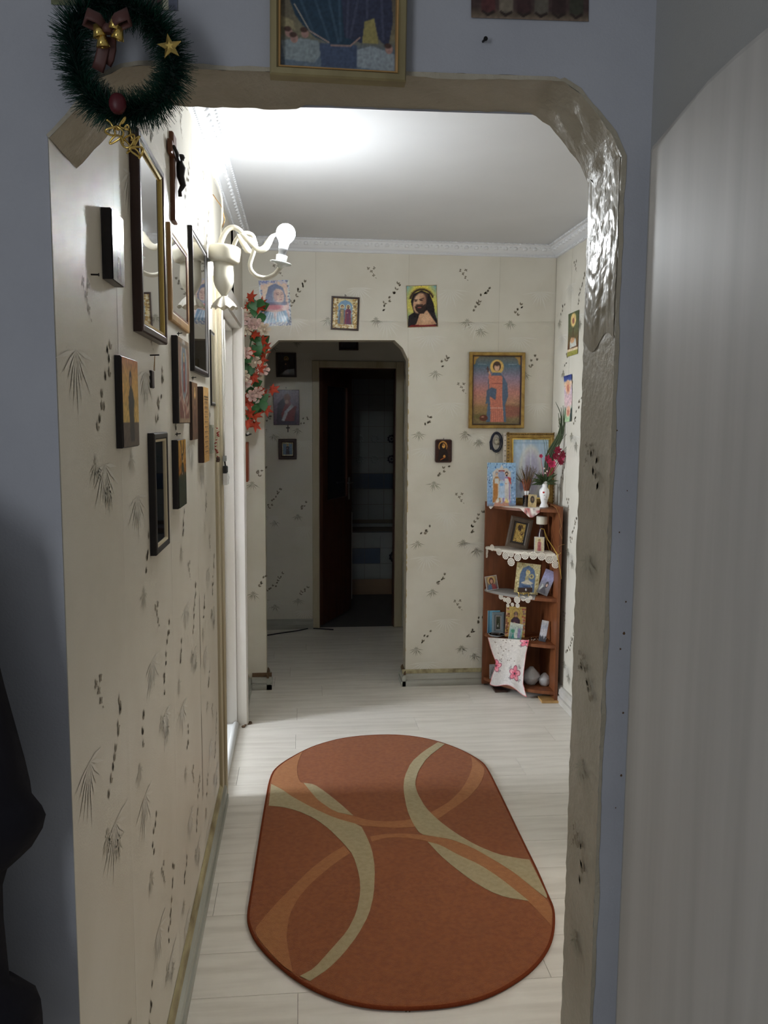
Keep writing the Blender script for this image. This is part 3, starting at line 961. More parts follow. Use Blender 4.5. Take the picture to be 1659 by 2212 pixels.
out_px = [(80, 975), (100, 860), (130, 660), (165, 440), (190, 300), (230, 250), (330, 190), (420, 150), (560, 115), (740, 102), (880, 110), (1000, 135), (1110, 175), (1200, 225), (1235, 260),
          (1300, 390), (1400, 600), (1480, 760), (1530, 880), (1558, 940), (1562, 1020), (1545, 1110), (1490, 1200), (1400, 1280), (1250, 1365), (1080, 1410), (850, 1428), (650, 1415), (480, 1370),
          (330, 1295), (200, 1190), (120, 1100), (88, 1030)]
RO = smooth_closed([rugp(*p) for p in out_px], 2)
rc = np.mean(RO, 0)
rug = root('rug', 'oval rust-coloured rug with curved tan and beige bands on the laminate', 'rug', (rc[0], rc[1], 0.0))


def inset(P, d):
    Q = []
    n = len(P)
    for i in range(n):
        a = np.array(P[i - 1]); b = np.array(P[(i + 1) % n]); t = b - a; t = t / (np.linalg.norm(t) + 1e-9)
        nn = np.array([-t[1], t[0]])
        if nn @ (np.array(P[i]) - rc) > 0:
            nn = -nn
        Q.append(tuple(np.array(P[i]) + nn * d))
    return Q


mb = MB()
I1, I2 = inset(RO, 0.004), inset(RO, 0.012)
mb.loops([[(x, y, z) for x, y in P] for P, z in ((RO, 0.0005), (RO, 0.008), (I1, 0.0115), (I2, 0.0125))], True, False)
mb.build('pile', M_rust, rug)
mb = MB(); mb.tube([(x, y, 0.007) for x, y in RO + RO[:1]], 0.0055, 6, False); mb.build('binding', M_rugedge, rug)
mb = MB()
for k in (-1, 1):
    mb.tube([onz(881 + k, 2177, 0.006), onz(881 + 3 * k, 2181, 0.003), onz(881 + 4 * k, 2186, 0.0015)], 0.0015, 5)
mb.build('loose_thread', M_stain, rug)
bands = [
    ('tan_band', M_rugtan, 0.0008, [(192, 345), (200, 300), (238, 252), (345, 187), (325, 230), (315, 280), (330, 335), (355, 345), (385, 385), (420, 425), (500, 480), (590, 500), (670, 522), (760, 528), (860, 520),
                            (960, 487), (1060, 428), (1120, 365), (1155, 300), (1168, 250), (1160, 209), (1222, 260), (1226, 290), (1205, 345), (1150, 410), (1075, 462), (1000, 515), (900, 552), (800, 558),
                            (700, 552), (620, 545), (500, 510), (400, 465), (290, 405), (250, 375)]),
    ('tan_band', M_rugtan, 0.0008, [(670, 600), (740, 588), (830, 585), (930, 592), (1060, 612), (1160, 650), (1270, 712), (1370, 775), (1450, 840), (1528, 905), (1556, 960), (1549, 1030), (1500, 975), (1440, 915),
                            (1300, 800), (1200, 735), (1100, 690), (1010, 640), (940, 620), (830, 602), (740, 606), (680, 625)]),
    ('tan_band', M_rugtan, 0.0008, [(545, 645), (470, 690), (380, 760), (300, 840), (220, 920), (150, 1000), (112, 1050), (130, 1095), (205, 1182), (250, 1226), (296, 1258), (275, 1150), (265, 1080), (280, 980), (320, 900),
                            (380, 830), (450, 770), (520, 715), (575, 680)]),
    ('beige_band', M_rugbeige, 0.0013, [(192, 345), (250, 375), (290, 405), (400, 465), (500, 510), (625, 545), (650, 590), (680, 660), (695, 750), (690, 880), (665, 980), (610, 1080), (540, 1170), (470, 1240), (380, 1300),
                                (332, 1276), (400, 1240), (480, 1150), (560, 1060), (605, 970), (625, 870), (620, 790), (590, 690), (545, 635), (470, 560), (400, 510), (320, 475), (250, 457), (180, 450)]),
    ('beige_band', M_rugbeige, 0.0013, [(350, 340), (400, 347), (450, 380), (520, 435), (590, 498), (500, 480), (420, 425), (385, 385)]),
    ('beige_band', M_rugbeige, 0.0013, [(1000, 143), (930, 187), (870, 240), (838, 310), (832, 370), (850, 470), (880, 540), (915, 588), (980, 600), (1060, 612), (1160, 650), (1270, 712), (1370, 775), (1450, 840), (1524, 898),
                                (1530, 888), (1498, 820), (1443, 712), (1390, 706), (1290, 686), (1180, 640), (1080, 580), (1000, 520), (940, 460), (900, 390), (888, 340), (905, 280), (950, 215), (1033, 152)]),
    ('beige_band', M_rugbeige, 0.0013, [(950, 625), (1010, 640), (1100, 690), (1200, 735), (1300, 800), (1440, 912), (1330, 895), (1250, 865), (1160, 810), (1080, 750), (1010, 690)]),
]
for nm, m, dz, P in bands:
    Q = [rugp(*p) for p in P]
    Q2 = []
    for i in range(len(Q)):                       # one corner-keeping round of smoothing
        a = np.array(Q[i - 1]); b = np.array(Q[i]); c = np.array(Q[(i + 1) % len(Q)])
        if (unit(b - a) @ unit(c - b)) < 0.5:
            Q2.append(tuple(b))
        else:
            Q2 += [tuple(0.8 * b + 0.2 * a), tuple(0.8 * b + 0.2 * c)]
    mb = MB(); z = 0.0125
    mb.loops([[(x, y, z - 0.001) for x, y in Q2], [(x, y, z + dz) for x, y in Q2]], True)
    mb.build(nm, m, rug)

# ---- general picture builder
def wall_left_frame(xw, xf, xr, yt, yb, X=None):
    """frame of a thing on the left wall from pixel edges: wall contact, near front edge, far front edge, top, bottom (at the near front edge)"""
    X = XL if X is None else X
    ym = (yt + yb) / 2
    Y0 = onx(xw, ym, X)[1]
    Xf = ony(xf, ym, Y0)[0]
    Y1 = onx(xr, ym + (905 - ym) * 0.1, Xf)[1]
    z1, z0 = ony(xf, yt, Y0)[2], ony(xf, yb, Y0)[2]
    F = (v3(X + 0.0006, Y0, z0), v3(0, 1, 0), v3(0, 0, 1), v3(1, 0, 0))
    return F, Y1 - Y0, z1 - z0, Xf - X - 0.0006


def tilt_frame(F, w, h, deg):
    """turn a frame in its own plane about its centre"""
    O, U, V, N = F
    c = O + U * w / 2 + V * h / 2; a = math.radians(deg)
    U2 = U * math.cos(a) + V * math.sin(a); V2 = V * math.cos(a) - U * math.sin(a)
    return (c - U2 * w / 2 - V2 * h / 2, U2, V2, N)


def panel_icon(name, label, cat, F, w, h, t, art, m_body, gloss=False, edge=0.0, group=None, hook=True):
    """wooden panel with a print on its face"""
    O, U, V, N = F
    r = root(name, label, cat, O + U * w / 2, group)
    MB().fbox(F, 0, w, 0, h, 0, t, min(0.0025, t * 0.3)).build('panel', m_body, r)
    Fp = (O + U * edge + V * edge, U, V, N)
    print_mesh('painted_face', Fp, w - 2 * edge, h - 2 * edge, t + 0.0004, art, r, M_gloss if gloss else M_print)
    if hook:
        c = O + U * w / 2 + V * (h + 0.002)
        mb = MB(); mb.tube([c + N * 0.004 + V * 0.012 + U * 0.004 * math.cos(a) + V * 0.005 * math.sin(a) for a in np.linspace(-1.5, 4.4, 9)], 0.0009, 5)
        mb.tube([c + V * 0.012, c + N * 0.014 + V * 0.014], 0.0013, 6)
        mb.build('hook', M_nail, r)
    return r


def framed(name, label, cat, F, w, h, t, art, m_frame, fw, m_in=None, inw=0.006, glass=True, group=None, gloss=False, mat_col=None):
    """frame with moulding, optional inner fillet, print and glass"""
    O, U, V, N = F
    r = root(name, label, cat, O + U * w / 2, group)
    mb = MB(); mb.mitre(F, w, h, [(0.0, 0.0), (0.0, t * 0.85), (fw * 0.15, t), (fw * 0.7, t), (fw, t * 0.72), (fw, t * 0.25)]); fo = mb.build('frame', m_frame, r)
    MB().fbox(F, 0.001, w - 0.001, 0.001, h - 0.001, 0.0, t * 0.2).build('backing', M_card, r)
    if m_in is not None:
        mb = MB(); mb.mitre(F, w, h, [(fw * 0.92, t * 0.3), (fw * 0.92, t * 0.86), (fw + inw * 0.6, t * 0.8), (fw + inw, t * 0.45), (fw + inw, t * 0.25)]); mb.build('inner_fillet', m_in, fo)
    b = fw * 0.9
    Fp = (O + U * b + V * b, U, V, N)
    print_mesh('picture', Fp, w - 2 * b, h - 2 * b, t * 0.3, art, r, M_gloss if gloss else M_print)
    if glass:
        MB().fbox(Fp, 0, w - 2 * b, 0, h - 2 * b, t * 0.5, t * 0.5 + 0.0015).build('glass_pane', M_pane, r)
    return r


# ---- things on the icon wall
F, W_, H_, T_ = wall_left_frame(219, 243, 268, 448, 603)
a = Art(W_, H_, 26).grad([(0, (150, 148, 160)), (0.6, (186, 188, 200)), (1, (170, 176, 200))]).saint(.5, .05, .85, (120, 110, 130), (96, 92, 116)).noise(0.05)
panel_icon('wall_icon', 'thick dark block icon with a shiny bluish face, high beside the large black frame', 'icon', F, W_, H_, T_, a, M_black, True, hook=False)

F, W_, H_, T_ = wall_left_frame(282, 304.5, 358, 274, 716)
a = Art(W_, H_, 40).grad([(0, (206, 206, 202)), (1, (222, 224, 226))]).ell(.5, .55, .3, .4, (190, 200, 206), .6).saint(.5, .1, .9, (196, 200, 200), (180, 190, 200), halo=(226, 220, 196)).noise(0.03)
framed('framed_picture', 'large tall dark frame with a thin gold line and reflecting glass', 'picture', F, W_, H_, T_, a, M_darkwood, 0.02, M_gold, 0.008)

F, W_, H_, T_ = wall_left_frame(361, 370, 408.5, 479, 691)
a = Art(W_, H_, 30).grad([(0, (196, 204, 206)), (1, (214, 216, 214))]).saint(.5, .1, .9, (150, 166, 176), (166, 180, 190)).noise(0.03)
framed('framed_picture', 'light tan wooden frame with rope edging under the crucifix', 'picture', F, W_, H_, T_, a, M_tanwood, 0.026, M_brown, 0.005)

F, W_, H_, T_ = wall_left_frame(407.5, 418, 450, 486, 801)
a = Art(W_, H_, 40).grad([(0, (96, 98, 96)), (0.35, (120, 112, 108)), (0.36, (206, 196, 188)), (0.8, (214, 212, 210)), (1, (190, 204, 206))]).ell(.55, .62, .3, .5, (216, 196, 184), .6).noise(0.03)
framed('framed_picture', 'tall black frame with silver fillet beside the lamp, scene half pale half dark', 'picture', F, W_, H_, T_, a, M_black, 0.014, M_silver, 0.006)

F, W_, H_, T_ = wall_left_frame(453, 457, 468.5, 712, 876)
a = Art(W_, H_, 20).grad([(0, (120, 124, 120)), (0.5, (150, 152, 150)), (1, (176, 176, 172))]).noise(0.04)
framed('framed_picture', 'narrow grey picture with a silver rim next to the door casing', 'picture', F, W_, H_, T_, a, M_black, 0.010, M_silver, 0.006)

F, W_, H_, T_ = wall_left_frame(248.5, 264.5, 299, 767, 969)
a = Art(W_, H_, 60).grad([(0, (92, 78, 64)), (0.27, (96, 82, 68)), (0.275, (206, 172, 92)), (0.8, (212, 164, 88)), (1, (186, 128, 88))])
a.poly([(.40, .27), (.36, .45), (.40, .62), (.48, .70), (.62, .66), (.72, .52), (.68, .40), (.70, .05), (.42, .05)], (58, 54, 46))
a.ell(.50, .76, .085, .12, (70, 60, 50)).ell(.51, .75, .05, .07, (160, 120, 90)).poly([(.45, .80), (.50, .88), (.56, .80)], (52, 48, 42)).poly([(.40, .46), (.33, .58), (.45, .56)], (58, 54, 46)).noise(0.05)
panel_icon('wall_icon', 'wooden icon of a dark-robed figure on a yellow ground, above the low black frame', 'icon', F, W_, H_, T_, a, M_black, False, 0.002, hook=False)

F, W_, H_, T_ = wall_left_frame(322.5, 328.5, 333.5, 800, 838)
a = Art(W_, H_, 12).grad([(0, (50, 40, 36)), (1, (80, 62, 50))])
r = panel_icon('hanging_icon', 'tiny black block icon hanging by a string from a nail', 'icon', F, W_, H_, T_, a, M_black, False, 0.001, hook=False)
O, U, V, N = F
mb = MB(); mb.tube([O + U * W_ / 2 + V * (H_ + 0.034) - N * 0.0005, O + U * W_ / 2 + V * (H_ + 0.035) + N * 0.02], 0.0016, 6); mb.build('nail', M_nail, r)
mb = MB(); mb.tube([O + U * W_ * 0.3 + V * H_ + N * 0.008, O + U * W_ * 0.5 + V * (H_ + 0.034) + N * 0.010, O + U * W_ * 0.7 + V * H_ + N * 0.008], 0.0007, 5); mb.build('string', M_twig, r)

F, W_, H_, T_ = wall_left_frame(371, 385.5, 409, 724, 915)
F = tilt_frame(F, W_, H_, 0)
a = Art(W_, H_, 44).grad([(0, (104, 58, 48)), (0.3, (120, 70, 56)), (1, (150, 120, 100))]).border(.06, (150, 128, 100))
a.ell(.5, .62, .30, .42, (186, 176, 164)).ell(.5, .62, .24, .36, (120, 132, 140)).saint(.5, .38, .84, (150, 60, 48), (110, 60, 56), halo=(210, 180, 120))
a.specks(40, (.1, .9, .08, .34), [(170, 130, 110), (110, 60, 50), (180, 160, 140)], .05).rect(.1, .9, .9, .95, (120, 108, 90)).noise(0.06)
panel_icon('wall_icon', 'large thick icon with a haloed figure in an oval and a red-brown foot', 'icon', F, W_, H_, T_, a, M_black, False, 0.002)

F, W_, H_, T_ = wall_left_frame(408.5, 415, 427, 824, 951)
a = Art(W_, H_, 24).grad([(0, (92, 66, 46)), (1, (124, 92, 62))]).saint(.5, .1, .9, (96, 66, 52), (120, 84, 60)).noise(0.06)
panel_icon('wall_icon', 'narrow brown icon squeezed beside the carved wooden calendar', 'icon', F, W_, H_, T_, a, M_darkwood, False, 0.001)

F, W_, H_, T_ = wall_left_frame(427, 440, 451, 835, 1000)
a = Art(W_, H_, 30, 90).grad([(0, (200, 156, 94)), (1, (206, 164, 104))]).rect(.12, .88, .86, .885, (70, 46, 30)).rect(.16, .84, .83, .85, (96, 66, 44))
for k in range(11):
    y = .80 - k * .066
    a.line((.1, y - .028), (.9, y - .028), .012, (150, 108, 62), .6)
    for q in range(3):
        a.rect(.22 + q * .2, .34 + q * .2, y - .012, y + .014, (92, 62, 40))
a.line((.93, .1), (.93, .9), .02, (110, 74, 46)).noise(.03)
r = panel_icon('wooden_calendar', 'thick carved wooden calendar block with rows of dark marks and barky edge', 'calendar', F, W_, H_, T_, a, M_darkwood, False, 0.0, hook=False)

F, W_, H_, T_ = wall_left_frame(451.5, 458, 462.5, 918, 980)
a = Art(W_, H_, 14).grad([(0, (150, 158, 146)), (1, (168, 172, 158))]).noise(.04)
framed('framed_picture', 'small pale green frame beside the carved calendar', 'picture', F, W_, H_, T_, a, mat('pale_green_wood', S(176, 180, 164), 0.5), 0.012, None, glass=False)
Yb_ = onx(468, 960, XL + 0.012)[1]
r = root('bead_string', 'red and white bead string hanging under the door casing wires', 'beads', (XL + 0.012, Yb_, ony(466, 998, Yb_)[2]))
zt, zb = ony(466, 925, Yb_)[2], ony(466, 996, Yb_)[2]
bd = random.Random(2)
bm = [mat('bead_red', S(150, 50, 34), 0.4), mat('bead_white', S(214, 204, 180), 0.4), mat('bead_brown', S(76, 50, 36), 0.4)]
for k in range(46):
    t = k / 45
    x = XL + 0.008 + 0.006 * math.sin(t * 9) + bd.uniform(0, 0.006)
    MB().ball((x, Yb_ + 0.018 * math.sin(t * 3.1) + bd.uniform(-.004, .004), zt + (zb - zt) * t), 0.0042 if t < .9 else .008, 6).build('bead', bm[0 if bd.random() < .55 else 1] if t < .9 else bm[2], r)

F, W_, H_, T_ = wall_left_frame(321, 337, 365, 936, 1201)
a = Art(W_, H_, 44).grad([(0, (40, 56, 52)), (0.4, (52, 58, 70)), (0.8, (86, 72, 58)), (1, (70, 66, 58))]).ell(.6, .5, .16, .7, (120, 92, 52), .8).saint(.45, .08, .92, (50, 62, 78), (66, 60, 58)).noise(.05)
framed('framed_picture', 'low black frame with ivory fillet holding a dark painting', 'picture', F, W_, H_, T_, a, M_black, 0.016, mat('ivory_fillet', S(204, 190, 158), 0.45), 0.006)

F, W_, H_, T_ = wall_left_frame(371.5, 386, 402, 951, 1100)
a = Art(W_, H_, 36).grad([(0, (44, 54, 38)), (0.45, (58, 70, 50)), (0.5, (176, 120, 58)), (1, (206, 160, 84))]).saint(.52, .05, .82, (70, 76, 50), (60, 56, 40)).noise(.07)
a.line((.3, .98), (.45, .72), .03, (60, 44, 30)).line((.75, .98), (.55, .72), .03, (60, 44, 30))
panel_icon('wall_icon', 'small dark icon with gold sky and green foot, right of the low black frame', 'icon', F, W_, H_, T_, a, M_black, True, 0.001)

# crucifix
Yc0 = onx(366.5, 380, XL)[1]; Xc = ony(376, 380, Yc0)[0]; Yc1 = onx(382.5, 385, Xc)[1]
zt, zb = ony(376, 283, Yc0)[2], ony(376, 476, Yc0)[2]
Yc = (Yc0 + Yc1) / 2
r = root('crucifix', 'dark wooden crucifix with a metal figure high on the icon wall', 'crucifix', (XL, Yc, zb))
F = (v3(XL + 0.0006, 0, 0), v3(0, 1, 0), v3(0, 0, 1), v3(1, 0, 0))
tt = Xc - XL
MB().fbox(F, Yc0, Yc1, zb, zt, 0, tt, 0.003).build('upright', M_brown, r)
zc = ony(372, 326, Yc0)[2]
MB().fbox(F, Yc - 0.075, Yc + 0.075, zc - 0.016, zc + 0.016, 0.002, tt + 0.003, 0.003).build('crossbar', M_brown, r)
mb = MB(); xx = XL + tt + 0.010
zf0, zf1 = ony(386, 424, Yc)[2], ony(384, 336, Yc)[2]
hh = zf1 - zf0
mb.tube([(xx, Yc, zf0 + hh * .88), (xx + .004, Yc, zf0 + hh * .7), (xx + .002, Yc + .004, zf0 + hh * .5), (xx + .008, Yc + .006, zf0 + hh * .28), (xx, Yc, zf0 + .012), (xx + .001, Yc, zf0)], [.007, .012, .010, .008, .005, .005], 8)
mb.ball((xx + .006, Yc - .004, zf0 + hh * .94), .010, 8)
mb.tube([(xx, Yc, zf0 + hh * .82), (xx, Yc - .035, zf0 + hh * .95), (xx - .004, Yc - .066, zc)], [.006, .0045, .004], 6)
mb.tube([(xx, Yc, zf0 + hh * .82), (xx, Yc + .035, zf0 + hh * .95), (xx - .004, Yc + .066, zc)], [.006, .0045, .004], 6)
mb.build('metal_figure', M_iron, r)

# bare nails
def nail(label, p, n, ln=0.016, r_=0.0016):
    p = np.array(p, float); n = unit(n)
    mb = MB(); mb.tube([p - n * 0.001, p + n * ln], r_, 6); mb.tube([p + n * ln, p + n * (ln + 0.0012)], r_ * 1.9, 8)
    return tag(mb.build('nail', M_nail), label, 'nail')


nail('bare nail in the paper left of the block icon', onx(196, 593, XL), (1, 0, 0), 0.012, 0.0014)
nail('dark bent nail in the grey-blue wall right of the framed picture', ony(1043, 90, YF0), (0.1, -1, -0.1), 0.012, 0.0016)

# ---- sconce
YS = 3.06
zr = ony(485, 550, YS)[2]
cS = v3(ony(485, 550, YS)[0], YS, zr)
r = root('wall_lamp', 'cream wall lamp with curling glass arms and one lit bulb', 'lamp', (XL, YS, zr - 0.2))
lamp = r
k_ = YS / 1800.0
pz = lambda y: ony(485, y, YS)[2] - zr
tilt = unit((0.10, 0, 1.0))
mb = MB(); mb.lathe(cS, [(0.001, 0.028), (0.048, 0.029), (0.0555, 0.024), (0.057, 0.012), (0.055, -0.016), (0.050, -0.026), (0.036, -0.030), (0.001, -0.030)], 32, tilt); mb.build('cup_rim', M_porcelain, r)
mb = MB(); mb.lathe(cS + v3(-0.004, 0, 0), [(0.036, -0.026), (0.034, -0.045), (0.036, -0.075), (0.036, -0.092), (0.030, -0.112), (0.018, -0.130), (0.009, -0.142), (0.008, -0.147)], 28); cbody = mb.build('cup_body', M_porcelain, r)
mb = MB()
L = []
for (rr_, h, wv) in ((0.008, -0.143, 0), (0.016, -0.148, 0.01), (0.029, -0.160, 0.03), (0.040, -0.174, 0.06), (0.045, -0.184, 0.085)):
    L.append([cS + v3(-0.004 + rr_ * math.cos(t) * (1 + wv * math.sin(9 * t)), rr_ * math.sin(t) * (1 + wv * math.sin(9 * t)), h + 0.05 * wv * math.cos(9 * t)) for t in np.linspace(0, 2 * math.pi, 72, endpoint=False)])
mb.loops(L, False, True); mb.build('frilled_finial', mat('frosted_frill', S(214, 206, 186), 0.4, trans=0.2), cbody)
mb = MB(); mb.tube([(XL + 0.0006, YS, zr - 0.02), (XL + 0.02, YS, zr - 0.018), cS + v3(-0.05, 0, -0.018)], 0.008, 10); mb.lathe((XL + 0.001, YS, zr - 0.02), [(0.02, 0), (0.02, 0.005), (0.012, 0.009)], 16, (1, 0, 0)); mb.build('wall_bracket', M_steel, r)


def spath(pts, dy=None, sub=6):
    """smooth path through pixel points in the plane Y=YS (+dy)"""
    P = [ony(x, y, YS + (dy[i] if dy else 0)) for i, (x, y) in enumerate(pts)]
    Q = []
    n = len(P)
    for i in range(n - 1):
        p0, p1, p2, p3 = P[max(i - 1, 0)], P[i], P[i + 1], P[min(i + 2, n - 1)]
        for k in range(sub):
            t = k / sub
            Q.append(0.5 * ((2 * p1) + (-p0 + p2) * t + (2 * p0 - 5 * p1 + 4 * p2 - p3) * t * t + (-p0 + 3 * p1 - 3 * p2 + p3) * t ** 3))
    Q.append(P[-1])
    return Q


pa = spath([(475, 536), (478, 520), (488, 500), (502, 491), (517, 497), (530, 512), (545, 520), (550, 532), (546, 550), (540, 570), (543, 585), (556, 597), (575, 600), (592, 593), (601, 583), (606, 574)])
n = len(pa); mb = MB(); mb.tube(pa, [0.012 - 0.004 * min(1, i / (n * .35)) for i in range(n)], 12); mb.build('glass_arm', M_glassarm, r)
pb = spath([(503, 538), (508, 522), (517, 510), (530, 503), (545, 508), (551, 524), (553, 532)], [0.03] * 7)
mb = MB(); mb.tube(pb, 0.0075, 10); mb.build('glass_arm', M_glassarm, r)


def ribbon(pts, wds, dy, m, nm):
    P = spath(pts, [dy] * len(pts)); n = len(P)
    W = np.interp(np.linspace(0, 1, n), np.linspace(0, 1, len(wds)), wds)
    mb = MB(); mb.tube(P, W, 10, True, True, 0.25)
    # ribbon lies flat: thickness squeezed along the side direction
    return mb.build(nm, m, r)


ribbon([(520, 505), (532, 516), (548, 532), (560, 540), (572, 536), (580, 524), (588, 511), (600, 504)], [0.003, 0.010, 0.007, 0.011, 0.013, 0.012, 0.008, 0.002], -0.012, M_glassarm, 'glass_leaf')
ribbon([(512, 505), (522, 520), (535, 540), (548, 545)], [0.002, 0.010, 0.012, 0.002], 0.02, M_glassarm, 'glass_leaf')
bax = unit((0.18, -0.05, 1.0))
pd = ony(606, 571, YS)
mb = MB(); mb.lathe(pd, [(0.004, -0.022), (0.010, -0.012), (0.016, -0.004), (0.037, 0.002), (0.039, 0.006), (0.036, 0.008), (0.018, 0.006), (0.004, 0.006)], 28, bax); dish_ = mb.build('drip_dish', M_clear, r)
mb = MB(); mb.lathe(pd, [(0.019, 0.004), (0.020, 0.03), (0.018, 0.032), (0.0165, 0.006)], 24, bax, False); mb.build('socket_sleeve', M_clear, dish_)
mb = MB(); mb.lathe(pd, [(0.001, 0.008), (0.014, 0.008), (0.0145, 0.045), (0.0165, 0.048), (0.0165, 0.060), (0.0185, 0.072), (0.0222, 0.083), (0.010, 0.082)], 28, bax); bbase = mb.build('bulb_base', mat('bulb_plastic', S(196, 198, 204), 0.5), r)
gc = pd + bax * 0.108
th0 = math.radians(138)
pr = [(0.0335 * math.sin(t), 0.0335 * -math.cos(t)) for t in np.linspace(math.pi - th0, math.pi - 0.02, 16)]
mb = MB(); mb.lathe(gc, pr, 32, bax); mb.build('bulb_globe', emis('bulb_light', (0.92, 0.965, 1.0, 1), BULB_STRENGTH), bbase)
mb = MB()
mb.tube(spath([(463, 385), (472, 402), (479, 430), (480, 470), (478, 500), (477, 520)]), 0.003, 6); mb.build('supply_wire', M_cord_w, r)
mb = MB(); mb.tube(spath([(460, 420), (468, 432), (478, 446), (481, 458), (485, 475), (480, 492)]), 0.0016, 6); mb.build('loose_wire', M_twig, r)

# ---- cable trunk with wires down the near casing, bracket, alarm sensor
Yw = DN - 0.012
for nm, lab, pts, rad in (('cable', 'white cable running down the doorway casing beside the lamp', [(470, 640), (473, 760), (474, 860), (473, 930), (472, 985)], 0.0035),
                          ('cable', 'second white cable running down the doorway casing, outermost', [(478, 660), (481, 760), (481, 860), (479, 930), (476, 985)], 0.0032),
                          ('cable', 'thin cream cable nearest the door opening edge of the casing', [(484, 690), (486, 780), (486, 860), (482, 930), (477, 990)], 0.0026)):
    P = [ony(x, y, Yw) for x, y in pts]
    P = [v3(max(p[0], XL + 0.026 + rad), p[1] - 0.0, p[2]) for p in P]
    tag(MB().tube(P, rad, 7).build(nm, M_cord_w), lab, 'cable')
p = ony(477, 991, Yw)
r = root('metal_bracket', 'small grey metal bracket with screws where the casing wires end', 'bracket', (p[0], p[1], p[2] - 0.01))
F = (v3(XL + 0.026, Yw - 0.02, p[2] - 0.01), v3(0, 1, 0), v3(0, 0, 1), v3(1, 0, 0))
MB().fbox(F, 0, 0.035, 0, 0.022, 0, 0.012, 0.001).build('plate', M_steel, r)
plate_ = r.children[0]
for q in (0.008, 0.026):
    mb = MB(); mb.lathe(F[0] + v3(0.012, q, 0.007 + q * .2), [(0.002, 0), (0.002, 0.001)], 8, (1, 0, 0)); mb.build('screw', M_nail, plate_)
zs0, zs1, zs2 = ony(477, 1047, Yw)[2], ony(477, 1022, Yw)[2], ony(477, 1006, Yw)[2]
r = root('door_sensor', 'black and white plastic plug hanging on the doorway casing', 'sensor', (XL + 0.026, Yw, zs0))
F = (v3(XL + 0.0265, Yw - 0.025, zs0), v3(0, 1, 0), v3(0, 0, 1), v3(1, 0, 0))
MB().fbox(F, 0, 0.04, 0, zs1 - zs0, 0, 0.02, 0.004).build('white_body', M_plastic_w, r)
wb_ = r.children[0]
MB().fbox(F, 0.012, 0.03, 0.022, 0.034, 0.02, 0.0225, 0.001).build('button', M_whitecer, wb_)
MB().fbox(F, 0.002, 0.038, zs1 - zs0, zs2 - zs0, 0, 0.017, 0.004).build('black_cap', M_plastic_b, r)
mb = MB(); mb.tube([F[0] + v3(0.008, 0.02, zs2 - zs0), F[0] + v3(0.006, 0.018, zs2 - zs0 + 0.02)], 0.003, 6); mb.build('lead', M_plastic_b, r)

# ---- artificial flower garland at the far corner
XG = XL + 0.0125
YG = 4.62
gar = root('flower_garland', 'hanging garland of artificial roses, green leaves and orange maple leaves', 'garland', (XG + 0.05, YG, ony(545, 925, YG)[2]))
gr = random.Random(21)


def leafmesh(base, direction, nrm, ln, wd, m, nm, par, tip=1.0, lobes=False):
    d = unit(direction); n_ = unit(np.array(nrm) - d * (np.array(nrm) @ d)); s_ = np.cross(d, n_)
    mb = MB()
    if not lobes:
        prof_ = [(0, 0.03), (0.2, 0.7), (0.42, 1.0), (0.7, 0.72), (1.0, 0.02)]
        vs = []
        for (t, q) in prof_:
            c = np.array(base) + d * ln * t + n_ * (ln * 0.12 * math.sin(t * 3.0))
            vs += [c + s_ * wd * q - n_ * wd * q * 0.25, c, c - s_ * wd * q - n_ * wd * q * 0.25]
        fs = []
        for k in range(4):
            b = 3 * k; fs += [(b, b + 1, b + 4, b + 3), (b + 1, b + 2, b + 5, b + 4)]
        mb.add(vs, fs, True)
    else:
        c = np.array(base) + d * ln * 0.35
        vs = [c + n_ * ln * 0.06]
        N = 14
        for k in range(N):
            a = 2 * math.pi * k / N
            q = (1.0 if k % 2 == 0 else 0.5) * (0.75 + 0.35 * math.cos(a))
            vs.append(c + d * ln * 0.65 * q * math.cos(a) + s_ * wd * 1.2 * q * math.sin(a) + n_ * ln * 0.08 * math.sin(a * 2))
        mb.add(vs, [(0, 1 + k, 1 + (k + 1) % N) for k in range(N)])
    return mb.build(nm, m, par)


def rosemesh(c, axis, rad, m, nm, par):
    A = unit(axis); t = v3(0, 0, 1) if abs(A[2]) < .9 else v3(1, 0, 0); e1 = unit(np.cross(A, t)); e2 = np.cross(A, e1)
    mb = MB()
    for lay, (rr_, hh_, cnt) in enumerate(((1.0, 0.15, 6), (0.75, 0.4, 5), (0.5, 0.6, 4), (0.28, 0.75, 3))):
        for k in range(cnt):
            a0 = 2 * math.pi * (k + 0.5 * lay) / cnt; vs = []
            for u in (-1, 0, 1):
                a = a0 + u * 0.75 * math.pi / cnt
                dv = e1 * math.cos(a) + e2 * math.sin(a)
                vs += [c + A * rad * 0.0 + dv * rad * 0.15 * rr_, c + A * rad * hh_ * 0.5 + dv * rad * rr_ * 0.8, c + A * rad * (hh_ + 0.05 * (1 - abs(u))) + dv * rad * rr_ * (1.05 if u == 0 else 0.92)]
            mb.add(vs, [(0, 3, 4, 1), (1, 4, 5, 2), (3, 6, 7, 4), (4, 7, 8, 5)], True)
    mb.ball(c + A * rad * 0.4, rad * 0.25, 8)
    return mb.build(nm, m, par)


